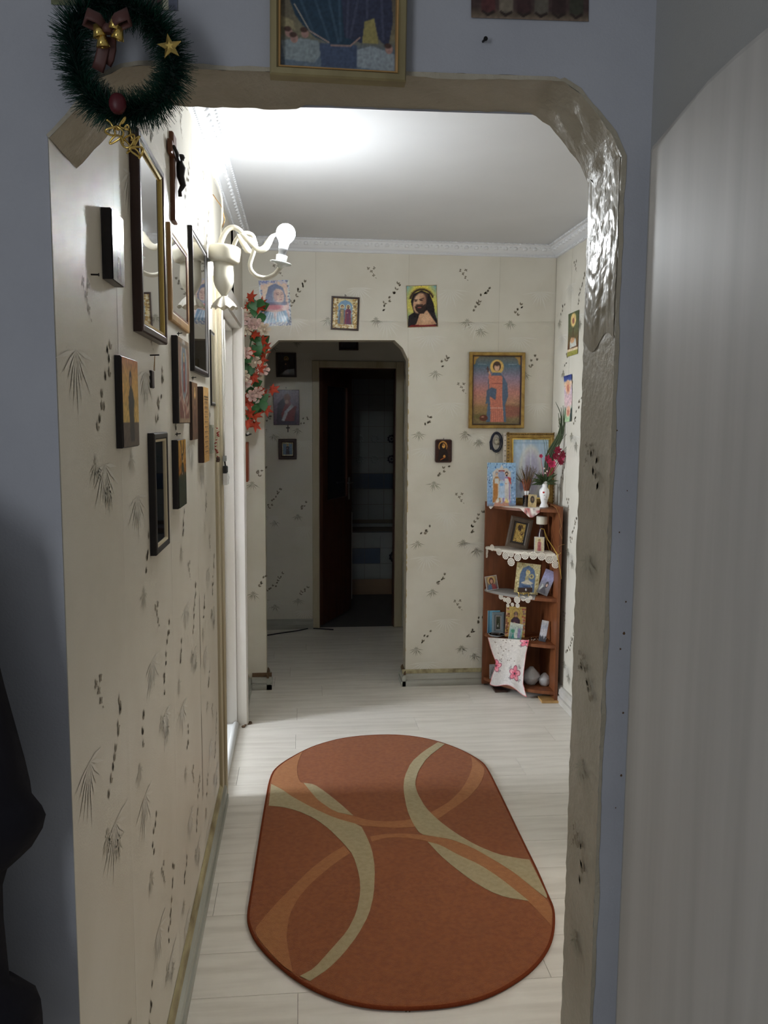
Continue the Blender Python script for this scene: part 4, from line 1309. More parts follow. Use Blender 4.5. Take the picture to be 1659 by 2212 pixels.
mb = MB(); mb.tube([ony(545 + 6 * math.sin(k), 630 + 29 * k, YG) for k in range(10)], 0.004, 6); mb.build('stem', M_leaf, gar)
gpts = {'maple_leaf': [(531, 648), (548, 664), (524, 690), (530, 720), (527, 760), (557, 745), (552, 800), (540, 812), (535, 858), (563, 830), (560, 868), (550, 905), (560, 640 + 120), (528, 900)],
        'rose': [(533, 680), (545, 700), (532, 762), (552, 782), (531, 825), (545, 855), (560, 806), (556, 700)],
        'leaf': [(542, 645), (560, 668), (545, 690), (540, 725), (556, 728), (562, 744), (542, 776), (535, 788), (555, 806), (545, 834), (560, 870), (538, 880), (552, 880), (530, 845), (548, 770), (566, 862), (524, 780), (548, 660)]}
for nm in list(gpts):
    gpts[nm] = gpts[nm] + [(x + gr.uniform(-14, 16), y + gr.uniform(-14, 14)) for x, y in gpts[nm]]
for nm, L in gpts.items():
    for i, (x, y) in enumerate(L):
        yy = YG + gr.uniform(-0.035, 0.03) - (.045 if nm == 'rose' else 0)
        c = ony(x, y, yy)
        c[0] = max(c[0], XG + 0.02)
        if nm == 'rose':
            rosemesh(c, (gr.uniform(-.2, .6), -1, gr.uniform(-.3, .3)), 0.034, M_rose if i % 3 else M_rose2, 'rose', gar)
        else:
            ang = gr.uniform(-2.6, 0.9)
            d = v3(0.5 * math.cos(ang) + 0.15, -0.5 * abs(math.cos(ang * 1.7)), math.sin(ang))
            leafmesh(c, d, (gr.uniform(-.4, .4), -1, 0.3), 0.075 if nm == 'leaf' else 0.080, 0.027 if nm == 'leaf' else 0.042,
                     (M_leaf if i % 4 else M_leaf2) if nm == 'leaf' else M_orange, nm, gar, lobes=(nm == 'maple_leaf'))
pk = ony(537, 938, YG)
r = root('wall_hook', 'black metal hook with a bright cap below the flower garland', 'hook', (XG, YG, pk[2] - 0.01))
mb = MB(); mb.tube([(XG + 0.001, YG, pk[2]), (XG + 0.03, YG - 0.01, pk[2] - 0.004), (XG + 0.055, YG - 0.012, pk[2] + 0.002)], [0.008, 0.007, 0.003], 8); mb.build('arm', M_iron, r)
mb = MB(); mb.tube([(XG + 0.012, YG, pk[2]), (XG + 0.012, YG, pk[2] + 0.085)], 0.006, 8); mb.build('post', M_steel, r)
mb = MB(); mb.ball((XG + 0.034, YG - 0.014, pk[2] + 0.006), 0.009, 10); mb.build('cap', M_whitecer, r)
P = [ony(x, y, YG + 0.02) for x, y in ((538, 935), (531, 942), (528, 970), (527, 1000), (529, 1030), (532, 1060), (531, 1120), (529, 1200), (528, 1272))]
P = [v3(max(p[0], XG + 0.005), p[1] + 0.02, p[2]) for p in P]
r = root('light_cord', 'white cord hanging down the wall with an inline switch', 'cord', (XG, P[-1][1], P[-1][2] - 0.03))
MB().tube(P, 0.0028, 7).build('cord', M_cord_w, r)
q = P[-1]
F = (v3(q[0] - 0.008, q[1] - 0.008, q[2] - 0.045), v3(1, 0, 0), v3(0, 0, 1), v3(0, -1, 0))
sb_ = MB().fbox(F, 0, 0.018, 0, 0.05, -0.012, 0.006, 0.003).build('switch_body', M_plastic_w, r)
for dz in (0.015, 0.033):
    MB().fbox(F, 0.006, 0.012, dz - .004, dz + .004, 0.006, 0.0075).build('switch_button', M_iron, sb_)
z0, z1 = ony(528, 1040, 4.70)[2], ony(528, 955, 4.70)[2]
F = (v3(XG + 0.0006, 4.66, z0), v3(0, 1, 0), v3(0, 0, 1), v3(1, 0, 0))
tag(MB().fbox(F, 0, 0.10, 0, z1 - z0, 0, 0.03, 0.003).build('wood_block', mat('red_brown_wood', S(150, 74, 40), 0.5, col2=S(120, 54, 28), nscale=14, stretch=(1, 1, .2))), 'red-brown wooden board on the wall behind the white cord', 'board')

# ---- posters and icons on the end wall
def back_frame(c00, c10, c01, Y=YB0):
    """frame on the end wall from pixel corners bottom-left, bottom-right, top-left"""
    a, b, c = ony(*c00, Y), ony(*c10, Y), ony(*c01, Y)
    U = b - a; wv = np.linalg.norm(U); U = U / wv
    V = c - a; hv = np.linalg.norm(V); V = V / hv
    V = unit(V - U * (V @ U))
    return (a + v3(0, -0.0028, 0), U, V, v3(0, -1, 0)), wv, hv


def poster(name, label, F, w, h, art, gloss=True, curl=0.004):
    O, U, V, N = F
    r = root(name, label, 'poster', O + U * w / 2)

    def warp(u, v):
        k = curl * (np.abs(u - .5) * 2) ** 3 * (np.abs(v - .5) * 2) ** 2 + 0.0008 * np.sin(v * 9 + u * 4)
        return np.abs(k)[:, None] * N[None]
    print_mesh('print', F, w, h, 0.0006, art, r, M_gloss if gloss else M_print, warp)
    mb = MB(); mb.lathe(O + U * w * .5 + V * (h - 0.004), [(0.002, 0), (0.0022, 0.002), (0.001, 0.003)], 8, N); mb.build('pin', M_nail, r)
    return r


F, w_, h_ = back_frame((565, 705.5), (630, 703), (556, 607))
a = Art(w_, h_, 70).grad([(0, (170, 176, 196)), (.3, (214, 176, 170)), (1, (226, 190, 176))])
a.ell(.5, .72, .42, .45, (240, 214, 190), .7)
a.poly([(.12, .45), (.22, .70), (.36, .88), (.55, .93), (.78, .84), (.86, .66), (.84, .45)], (118, 128, 160))
a.poly([(.40, .88), (.55, .90), (.60, .70), (.46, .55), (.40, .70)], (150, 160, 186))
a.ell(.64, .66, .17, .25, (226, 194, 182), .25, rot=.18).ell(.52, .64, .06, .2, (190, 150, 150), .9, .6).poly([(.66, .76), (.70, .64), (.76, .63), (.72, .60), (.66, .62)], (206, 166, 156), .8)
a.line((.55, .715), (.63, .725), .012, (120, 84, 84), .8).line((.71, .725), (.77, .71), .010, (120, 84, 84), .8).line((.56, .69), (.63, .685), .014, (110, 80, 90), .8).line((.71, .685), (.76, .685), .012, (110, 80, 90), .8).line((.66, .575), (.73, .575), .012, (176, 96, 100), .9)
a.poly([(.30, .86), (.50, .92), (.72, .86), (.80, .76), (.72, .80), (.55, .82), (.42, .74), (.40, .56), (.30, .52), (.24, .7)], (112, 122, 158), .9)
a.ell(.45, .42, .30, .10, (200, 110, 124), .5).rect(.03, .9, .46, .52, (74, 76, 110), .55)
a.poly([(.05, .05), (.12, .34), (.40, .30), (.5, .05)], (140, 170, 196)).poly([(.5, .05), (.55, .30), (.85, .34), (.95, .05)], (120, 156, 190))
for k in range(7):
    a.line((.12 + k * .125, .06), (.30 + k * .07, .30), .02, (216, 224, 232), .8)
a.border(.05, (206, 210, 220)).specks(60, (0, 1, 0, .08), [(130, 140, 170), (226, 226, 224)], .03).specks(50, (0, 1, .92, 1), [(130, 140, 190), (206, 196, 206)], .03)
a.specks(40, (0, .07, 0, 1), [(120, 130, 170), (226, 226, 224)], .03).specks(40, (.93, 1, 0, 1), [(120, 130, 150), (226, 226, 214)], .03).noise(.03)
poster('poster', 'creased paper poster of a blue-hooded woman above the flower garland', F, w_, h_, a)

F, w_, h_ = back_frame((714, 712), (774, 715), (717, 640))
a = Art(w_, h_, 64).grad([(0, (150, 150, 140)), (.2, (110, 126, 130)), (.5, (150, 170, 186)), (1, (120, 160, 196))])
a.poly([(0, 0), (0, 1), (.2, 1), (.2, 0)], (224, 206, 150)).poly([(.8, 0), (.8, 1), (1, 1), (1, 0)], (224, 206, 150))
a.poly([(.2, 1), (.2, .78), (.32, .90), (.5, .95), (.68, .90), (.8, .78), (.8, 1)], (226, 210, 160)).rect(0, 1, 0, .14, (228, 214, 170))
a.specks(120, (0, .2, 0, 1), [(196, 160, 96), (240, 230, 200), (150, 120, 80)], .03).specks(120, (.8, 1, 0, 1), [(196, 160, 96), (240, 230, 200), (150, 120, 80)], .03).specks(60, (.1, .9, 0, .13), [(186, 150, 96), (246, 240, 216)], .03)
a.saint(.38, .15, .80, (170, 150, 110), (96, 104, 120), halo=(236, 222, 170), wd=.9).saint(.62, .15, .80, (110, 60, 90), (140, 60, 70), halo=(236, 222, 170), beard=True, wd=.9).noise(.03)
r = framed('framed_icon', 'small dark-framed icon of two haloed standing figures above the second arch', 'icon', F, w_, h_, 0.014, a, M_darkwood, 0.010, None, glass=False, gloss=True)
O, U, V, N = F
mb = MB(); mb.tube([O + U * w_ * .48 + V * h_ + N * .004, O + U * w_ * .47 + V * (h_ + .014) + N * .006, O + U * w_ * .53 + V * (h_ + .004) + N * .006], 0.0015, 6); mb.build('hook', M_nail, r)

F, w_, h_ = back_frame((880, 708), (946, 706), (879, 617.5))
a = Art(w_, h_, 80).grad([(0, (90, 130, 140)), (.5, (196, 196, 110)), (1, (96, 160, 200))]).ell(.5, .66, .46, .62, (226, 206, 92), .6)
a.poly([(0, 0), (.05, .28), (.22, .36), (.14, .62), (.22, .80), (.5, .88), (.76, .80), (.88, .55), (.92, .30), (1, .12), (1, 0)], (34, 28, 30))
a.poly([(.30, .10), (.42, .34), (.66, .40), (.82, .22), (.96, .06), (.2, .03)], (202, 156, 122)).ell(.60, .20, .16, .2, (226, 186, 150), .9, .7)
a.ell(.42, .58, .20, .33, (200, 156, 124), .2, rot=-.3).ell(.55, .58, .08, .30, (140, 96, 76), .8, .7, rot=-.3).ell(.36, .66, .10, .12, (222, 184, 150), .9, .7)
a.poly([(.26, .50), (.34, .52), (.52, .52), (.62, .56), (.62, .40), (.54, .32), (.40, .33), (.30, .40)], (44, 32, 30), .92).ell(.41, .475, .07, .02, (150, 86, 76), .5)
a.line((.30, .53), (.52, .54), .016, (50, 36, 32), .9).line((.24, .665), (.35, .655), .016, (60, 42, 38), .9).line((.42, .665), (.55, .69), .016, (60, 42, 38), .9)
a.ell(.30, .63, .045, .02, (70, 50, 44), .6).ell(.48, .645, .05, .022, (70, 50, 44), .6).poly([(.36, .64), (.40, .64), (.40, .55), (.33, .55)], (216, 176, 142), .8).line((.33, .55), (.41, .55), .012, (130, 86, 70), .8).poly([(0, 0), (.12, .06), (.9, .05), (1, 0)], (130, 30, 34))
ang = np.linspace(.3, 2.9, 26)
for t in ang:
    p = (.5 + .37 * math.cos(t), .64 + .26 * math.sin(t)); a.line(p, (p[0] + .07 * math.cos(t + .6), p[1] + .05 * math.sin(t + .6)), .010, (44, 34, 26)); a.ell(p[0], p[1], .03, .03, (70, 52, 36), .4)
a.border(.015, (150, 130, 90)).noise(.04)
poster('poster', 'small bright poster of a bearded man with a thorn crown on blue and yellow', F, w_, h_, a)

F, w_, h_ = back_frame((1011, 925), (1129.5, 925), (1014, 761))
a = Art(w_, h_, 120).grad([(0, (120, 104, 70)), (.25, (150, 120, 80)), (.32, (176, 130, 100)), (.48, (190, 130, 120)), (.68, (150, 130, 150)), (.86, (84, 108, 124)), (1, (110, 106, 90))])
a.ell(.75, .20, .35, .12, (146, 92, 74), .6).ell(.3, .12, .3, .05, (110, 100, 56), .6)
a.saint(.5, .04, .95, (206, 126, 106), (84, 104, 128), hair=(60, 38, 30), halo=(224, 184, 104), wd=.86)
a.poly([(.40, .04), (.36, .40), (.37, .70), (.62, .70), (.62, .40), (.66, .04)], (206, 126, 104)).line((.38, .245), (.62, .245), .008, (236, 196, 180)).line((.40, .60), (.62, .60), .008, (150, 76, 66))
for k in range(6):
    a.line((.40 + .045 * k, .05), (.42 + .03 * k, .42), .006, (170, 96, 80), .7)
a.poly([(.62, .72), (.72, .60), (.74, .42), (.66, .25), (.62, .44)], (80, 98, 122)).poly([(.37, .55), (.30, .50), (.28, .30), (.33, .32), (.36, .42), (.48, .36), (.50, .52)], (80, 98, 122))
a.poly([(.35, .52), (.33, .70), (.36, .78), (.40, .68), (.40, .55)], (206, 126, 106)).ell(.345, .76, .02, .03, (220, 176, 146), .4).line((.32, .77), (.31, .84), .012, (80, 46, 36)).line((.285, .81), (.335, .81), .010, (80, 46, 36))
a.ell(.5, .84, .05, .07, (220, 180, 150), .25).ell(.5, .885, .06, .04, (64, 40, 30), .3).ell(.48, .845, .010, .006, (50, 34, 30), .6).ell(.52, .845, .010, .006, (50, 34, 30), .6)
a.ell(.24, .10, .085, .06, (96, 50, 36), .25).ell(.22, .115, .03, .015, (170, 120, 96), .7).line((.12, .88), (.28, .88), .008, (170, 180, 190), .5).line((.74, .88), (.90, .88), .008, (170, 180, 190), .5)
a.poly([(0, 1), (0, .86), (.05, .88), (.08, .95), (.16, 1)], (190, 150, 80)).poly([(1, 1), (1, .86), (.95, .88), (.92, .95), (.84, 1)], (190, 150, 80)).noise(.04)
framed('framed_icon', 'large gold-framed picture of a haloed figure in a pink robe and blue cloak', 'picture', F, w_, h_, 0.028, a, M_goldframe, 0.022, M_darkwood, 0.003, glass=False, gloss=True)

F, w_, h_ = back_frame((939, 999), (975, 999), (939, 949))
a = Art(w_, h_, 44).grad([(0, (58, 34, 28)), (1, (50, 28, 24))]).ell(.45, .72, .30, .34, (206, 150, 72), .15).ell(.45, .70, .24, .28, (40, 22, 18), .2).poly([(.12, .03), (.20, .55), (.42, .80), (.62, .70), (.80, .40), (.84, .03)], (34, 20, 18))
a.ell(.50, .74, .11, .15, (216, 160, 84), .3).ell(.56, .24, .08, .10, (206, 150, 80), .4).ell(.45, .78, .10, .03, (60, 34, 24), .6).line((.3, .08), (.6, .2), .03, (170, 96, 50)).noise(.05)
r = root('wall_icon', 'small dark icon with rounded corners and a glowing halo, left of the gold-framed picture', 'icon', F[0] + F[1] * w_ / 2)
O, U, V, N = F
rd = 0.012
ol = []
for cx_, cy_, s_ in ((w_ - rd, rd, -90), (w_ - rd, h_ - rd, 0), (rd, h_ - rd, 90), (rd, rd, 180)):
    for t in range(0, 91, 18):
        ol.append((cx_ + rd * math.cos(math.radians(s_ + t)), cy_ + rd * math.sin(math.radians(s_ + t))))
mb = MB(); mb.loops([[O + U * x + V * y + N * n for x, y in ol] for n in (0, 0.010)], True); mb.build('panel', M_darkwood, r)
print_mesh('painted_face', (O + U * .006 + V * .006, U, V, N), w_ - .012, h_ - .012, 0.0106, a, r, M_gloss)
mb = MB(); mb.tube([O + U * w_ / 2 + V * h_ + N * .003, O + U * w_ / 2 + V * (h_ + .008) + N * .008], .0012, 6); mb.build('hook', M_nail, r)

# rosary medallion
pm = ony(1074, 955, YB0 - 0.012)
r = root('rosary_medallion', 'dark corded rosary ring with a pale medallion hung beside the gold frame', 'rosary', (pm[0], YB0, pm[2] - 0.05))
mb = MB()
for k, (sx, sz, ph_) in enumerate(((.030, .052, 0), (.034, .058, .4), (.027, .048, .2))):
    mb.tube([(pm[0] + sx * math.cos(t + ph_) - .004 * k, YB0 - .008 - .003 * k, pm[2] + sz * math.sin(t + ph_)) for t in np.linspace(0, 2 * math.pi, 28)], .0032, 6)
mb.tube([(pm[0] - .03, YB0 - .008, pm[2] + .03), (pm[0] - .042, YB0 - .008, pm[2]), (pm[0] - .036, YB0 - .008, pm[2] - .045)], .0032, 6)
mb.build('cord', mat('navy_cord', S(44, 48, 66), .7), r)
mb = MB(); mb.lathe((pm[0] + .004, YB0 - .006, pm[2] + .004), [(0.001, 0), (.021, .001), (.022, .003), (.001, .005)], 20, (0, -1, 0)); md_ = mb.build('medallion', mat('bone_disc', S(186, 178, 156), .5), r)
for q in ((-.008, .008), (.010, .008), (0.001, -.012)):
    mb = MB(); mb.ball((pm[0] + .004 + q[0], YB0 - .0115, pm[2] + .004 + q[1]), .003, 6); mb.build('stud', M_nail, md_)
mb = MB(); mb.ball((pm[0], YB0 - .01, pm[2] - .068), .006, 8); mb.tube([(pm[0], YB0 - .01, pm[2] - .05), (pm[0], YB0 - .01, pm[2] - .066)], .001, 5); mb.build('drop_bead', M_porcelain, r)

# cards on the right wall
def right_card(label, near_top, near_bot, far_top, far_bot, art, bend):
    a = onx(*far_bot, XR - .004); b = onx(*near_bot, XR - .004); c = onx(*far_top, XR - .004); d = onx(*near_top, XR - .004)
    r = root('prayer_card', label, 'card', (XR, (a[1] + b[1]) / 2, min(a[2], b[2])))
    U = b - a; V = c - a
    F = (a, U / np.linalg.norm(U), V / np.linalg.norm(V), v3(-1, 0, 0))

    def warp(u, v):
        return (bend * (2 * v - 1) ** 2 * np.ones_like(u))[:, None] * v3(-1, 0, 0)[None] + v[:, None] * u[:, None] * ((d - c) - (b - a))[None]
    print_mesh('print', F, np.linalg.norm(U), np.linalg.norm(V), 0.0, art, r, M_print, warp)
    mb = MB(); p = (c + d) / 2; mb.tube([p + v3(.003, 0, -.006), p + v3(-.006, 0, -.006)], .0015, 6); mb.build('pin', M_nail, r)
    return r


a = Art(.1, .2, 30, 70).grad([(0, (150, 146, 70)), (.10, (150, 146, 76)), (.11, (226, 206, 170)), (.165, (220, 196, 160)), (.17, (96, 62, 44)), (.25, (110, 80, 50)), (.6, (96, 100, 70)), (1, (86, 96, 66))])
a.ell(.5, .82, .26, .32, (226, 196, 130), .3).ell(.5, .80, .10, .14, (170, 110, 90), .4).poly([(.2, .18), (.22, .34), (.75, .38), (.85, .20)], (206, 206, 196)).ell(.45, .36, .2, .14, (206, 160, 120), .4).line((.5, .62), (.5, .42), .05, (84, 70, 50)).noise(.05)
right_card('tall olive prayer card on the bright wall, the upper of two', (1251, 669), (1248, 764), (1228.5, 679), (1225.5, 771), a, 0.002)
a = Art(.08, .25, 30, 90).grad([(0, (180, 206, 160)), (.25, (170, 196, 170)), (.4, (216, 190, 186)), (.7, (206, 186, 200)), (.85, (226, 196, 160)), (.9, (70, 90, 150)), (1, (50, 60, 120))])
a.ell(.5, .74, .30, .5, (226, 176, 140), .25).ell(.5, .72, .12, .28, (196, 120, 100), .4).ell(.5, .45, .45, .55, (220, 186, 190), .6, .7).ell(.55, .22, .28, .36, (226, 176, 150), .3).ell(.55, .20, .12, .2, (206, 130, 110), .4).poly([(1, 0), (.8, 0), (.85, .25), (1, .3)], (40, 48, 60)).noise(.05)
right_card('curled pastel prayer card on the bright wall below the olive one', (1236, 808), (1235, 910), (1219, 813), (1219, 912), a, 0.004)

# ================================================================== corner shelf
YP = 4.768                    # front face of the panel on the end wall
XP = 1.418                    # inner face of the panel on the right wall
xl = ony(1044, 1300, YP)[0]
yr = onz(1198, 1517, 0.0)[1]
def shz(y):
    return ony(1120, y, 4.55)[2]


ztops = [shz(1097), shz(1192), shz(1287), shz(1386), shz(1484)]
tk = 0.018
sh = root('corner_shelf', 'brown wooden corner shelf with five boards crowded with icons', 'shelf', ((xl + XP) / 2, (yr + YP) / 2, 0))
ztp = ony(1046, 1083, YP)[2]
MB().fbox((v3(xl, YP, 0.012), v3(1, 0, 0), v3(0, 0, 1), v3(0, -1, 0)), 0, XP + 0.016 - xl, 0, ztp - 0.012, -0.009, 0.008, 0.001).build('back_panel', M_shelf, sh)
MB().box(XP, XP + 0.016, yr, YP - 0.008, 0.012, ztp).build('side_panel', M_shelf, sh)


def front(t):
    """front curve of the boards, t from the end wall to the right wall"""
    a, b = v3(xl + 0.008, YP - 0.01, 0), v3(XP, yr + 0.012, 0)
    d = b - a; n = unit((d[1], -d[0], 0))
    if n[1] > 0:
        n = -n
    return a + d * t + n * 0.055 * math.sin(math.pi * t) ** 0.8


fc = [front(t) for t in np.linspace(0, 1, 17)]
for z in ztops:
    pts = [(p[0], p[1]) for p in fc] + [(XP - 0.0, YP - 0.008)]
    mb = MB(); mb.prism(pts, z - tk, z); mb.build('board', M_shelf, sh)
mb = MB(); mb.prism([(p[0] + 0.03, p[1] + 0.045) for p in fc[2:9]] + [(XP - 0.1, YP - 0.1)], 0.012, ztops[-1] - tk); mb.build('plinth', M_darkwood, sh)
MB().box(xl + .05, xl + .12, YP - 0.14, YP - .02, 0.001, 0.012).build('foot', M_darkwood, sh)
p = onz(1187, 1517, 0.004)
pw_ = root('wood_strip', 'thin wooden offcut on the floor under the shelf foot', 'wood', (p[0], p[1], 0))
F = (v3(p[0] - 0.045, p[1] - 0.005, 0.0005), unit((1, -0.05, 0)), unit((0.05, 1, 0)), v3(0, 0, 1))
MB().fbox(F, 0, 0.10, 0, 0.10, 0, 0.0115, 0.001).build('strip', M_tanwood, pw_)


def card(name, label, cat, x0, x1, yt, yb, z, art, m_body=None, t=0.003, lean=12, yaw=0, roll=0, gloss=True, frame=None, fw=0.0, m_in=None, depth=None, edge=0.0, group=None):
    """a card or frame standing on a board: pixel box, board height"""
    xm = (x0 + x1) / 2
    c = onz(xm, yb, z + 0.0005) if depth is None else ony(xm, yb, depth)
    if depth is not None:
        c[2] = z + 0.0005
    Yc_ = c[1]; k = Yc_ / 1800.0
    w = (x1 - x0) * k / max(.3, math.cos(math.radians(yaw))); h = (yb - yt) * k / math.cos(math.radians(lean))
    ya, le, ro = math.radians(yaw), math.radians(lean), math.radians(roll)
    U = v3(math.cos(ya), math.sin(ya), 0); B = v3(-math.sin(ya), math.cos(ya), 0)
    V = v3(0, 0, 1) * math.cos(le) + B * math.sin(le)
    U2 = U * math.cos(ro) + V * math.sin(ro); V2 = V * math.cos(ro) - U * math.sin(ro)
    N = np.cross(U2, V2)
    O = c - U * w / 2
    if roll > 0:
        O = O + U * (h * math.sin(ro) * 0.5)
    if roll < 0:
        O = O + V * (w * math.sin(-ro)) - U * (h * math.sin(-ro) * .5)
    F = (O, U2, V2, N)
    r = root(name, label, cat, c, group)
    if frame is not None:
        mb = MB(); mb.mitre(F, w, h, [(0, -t), (0, 0), (fw * .3, .003), (fw * .7, .003), (fw, -.003), (fw, -t)]); fo = mb.build('frame', frame, r)
        if m_in is not None:
            mb = MB(); mb.mitre(F, w, h, [(fw * .95, -t * .5), (fw * .95, .001), (fw + .005, .000), (fw + .005, -t * .5)]); mb.build('inner_fillet', m_in, fo)
        MB().fbox(F, .001, w - .001, .001, h - .001, -t - .002, -t * .6).build('backing', m_body or M_card, r)
        print_mesh('picture', (O + U2 * fw * .9 + V2 * fw * .9, U2, V2, N), w - 1.8 * fw, h - 1.8 * fw, -t * .4, art, r, M_gloss if gloss else M_print)
    else:
        MB().fbox(F, 0, w, 0, h, -t, 0).build('panel', m_body or M_card, r)
        print_mesh('print', (O + U2 * edge + V2 * edge, U2, V2, N), w - 2 * edge, h - 2 * edge, 0.0004, art, r, M_gloss if gloss else M_print)
    return r, F, w, h


# --- top board
z = ztops[0]
a = Art(1, 1.5, 60).grad([(0, (120, 120, 130)), (.08, (130, 160, 196)), (1, (150, 186, 216))])
for k in range(150):
    a.ell(a.rng.rand(), .08 + .92 * a.rng.rand(), .012, .03, [(60, 90, 140), (216, 226, 236), (96, 120, 150)][k % 3], .4)
a.poly([(.2, .08), (.2, .78), (.34, .88), (.42, .86), (.5, .96), (.58, .86), (.68, .88), (.82, .78), (.82, .08)], (206, 196, 186)).rect(.40, .60, .80, .83, (150, 70, 60)).ell(.5, .70, .12, .16, (150, 160, 190), .3)
a.saint(.33, .08, .84, (206, 206, 200), (170, 120, 70), hair=(150, 150, 160), halo=None, wd=.62).saint(.68, .08, .84, (220, 214, 206), (150, 130, 180), hair=(50, 34, 30), halo=None, beard=True, wd=.62)
a.poly([(.78, .55), (.70, .68), (.82, .66), (.84, .50)], (190, 70, 60)).poly([(.22, .10), (.24, .52), (.38, .52), (.36, .10)], (176, 120, 66)).poly([(.40, .20), (.42, .58), (.60, .58), (.62, .20)], (180, 200, 220)).ell(.5, .50, .07, .05, (120, 170, 220), .4)
a.poly([(.22, .0), (.30, .16), (.5, .06), (.7, .16), (.78, 0)], (190, 140, 120)).poly([(.28, .08), (.36, .20), (.40, .08)], (230, 224, 206)).poly([(.62, .08), (.66, .20), (.76, .08)], (230, 206, 130)).noise(.03)
card('standing_icon', 'blue patterned icon card of two robed figures on the top board', 'icon', 1051.5, 1115, 995, 1091, z, a, M_whitecer, 0.006, 6, -4, 0, True, depth=4.63)

a = Art(1, .9, 80).grad([(0, (190, 200, 216)), (1, (180, 206, 226))]).ell(.5, .42, .32, .42, (222, 224, 220), .2).ell(.52, .42, .22, .32, (196, 192, 214), .5).line((.32, .95), (.32, .05), .04, (226, 232, 240), .6).line((.5, .98), (.5, .02), .02, (236, 240, 244), .6)
a.ell(.27, .22, .06, .08, (150, 150, 176), .5).line((.02, .92), (.95, .92), .015, (150, 180, 206), .7).noise(.02)
r, F, w_, h_ = card('ornate_frame', 'ornate gilt frame with a pale round image standing behind the vase', 'picture', 1091, 1201, 930, 1088, z, a, M_card, .02, 3, 0, 0, True, M_goldframe, .034, M_gold, depth=4.735)
O, U, V, N = F
mb = MB()
for i in range(24):
    for u, v in ((i / 23 * w_, h_ - .008), (.008, i / 23 * h_), (w_ - .008, i / 23 * h_)):
        mb.ball(O + U * u + V * v + N * .005, .0065, 6)
stuff(mb.build('beading', mat('antique_bead', S(120, 92, 50), .4, metal=.3), r))
mb = MB(); mb.fbox(F, -.018, -.001, 0, h_, -.012, -.004); mb.build('lace_edge', M_crochet, r)
mb = MB()
for i in range(14):
    mb.ball(O - U * .0095 + V * (i + .5) / 14 * h_ - N * .003, .0035, 6)
stuff(mb.build('lace_holes', M_darkwood, r))

# dried bouquet standing in a small brown vessel behind
pb_ = onz(1138, 1090, z)
cB = v3(ony(1138, 1090, 4.66)[0], 4.66, z)
r = root('dried_bouquet', 'brown dried flower bouquet in a dark jar on the top board', 'bouquet', cB)
mb = MB(); mb.lathe(cB, [(.02, 0), (.024, .01), (.024, .05), (.016, .065), (.018, .072)], 16); mb.build('jar', mat('dark_jar', S(70, 50, 36), .3), r)
mb = MB(); fr_ = random.Random(4)
for k in range(70):
    an = fr_.uniform(0, 6.28); sp_ = fr_.uniform(.01, .075)
    e = cB + v3(sp_ * math.cos(an) * 1.1, sp_ * math.sin(an) * .5, fr_.uniform(.17, .24) - sp_ * .4)
    mb.tube([cB + v3(0, 0, .06), cB + v3(sp_ * .4 * math.cos(an), sp_ * .2 * math.sin(an), .13), e], .0009, 4)
    mb.ball(e, fr_.uniform(.003, .006), 5)
stuff(mb.build('dried_stalks', M_dry, r))
# incense sticks with white caps
cI = v3(ony(1136, 1088, 4.60)[0], 4.60, z)
r = root('incense_sticks', 'bundle of brown incense sticks with two white caps in a glass', 'incense', cI)
mb = MB()
for k in range(16):
    an = k * .39; mb.tube([cI + v3(.004 * math.cos(an), .004 * math.sin(an), .003), cI + v3(.006 * math.cos(an), .006 * math.sin(an), .075), cI + v3(.026 * math.cos(an), .012 * math.sin(an), .15 + .01 * math.sin(k * 3))], .0013, 5)
stuff(mb.build('sticks', M_stick, r))
for dx in (-.006, .007):
    mb = MB(); mb.lathe(cI + v3(dx, -.012, .068), [(.001, 0), (.0062, .001), (.0065, .023), (.001, .025)], 12); mb.build('white_cap', M_plastic_w, r)
mb = MB(); mb.lathe(cI, [(.016, 0.0), (.018, .002), (.019, .062), (.0175, .062), (.0165, .004)], 16); mb.build('glass', M_pane, r)

a = Art(1, 1.4, 24).grad([(0, (190, 166, 120)), (1, (206, 186, 140))]).ell(.5, .6, .26, .4, (60, 52, 46), .3).ell(.5, .62, .12, .18, (110, 84, 66), .4).noise(.05)
card('prayer_card', 'tiny gilt card with a dark oval beside the white vase', 'card', 1141, 1160, 1063, 1091, z, a, M_tanwood, .004, 8, 4, -4, True, depth=4.56)
# vase
cV = v3(ony(1175, 1092, 4.56)[0], 4.56, z)
kv = 4.56 / 1800
r = root('flower_vase', 'white porcelain vase with a red gem holding pink flowers and grass', 'vase', cV)


def vw(rr_, h, t):
    return (rr_ * (1 + (.18 * math.cos(2 * t) if h > .115 else 0)), h + (.010 * math.cos(2 * t) if h > .125 else 0))


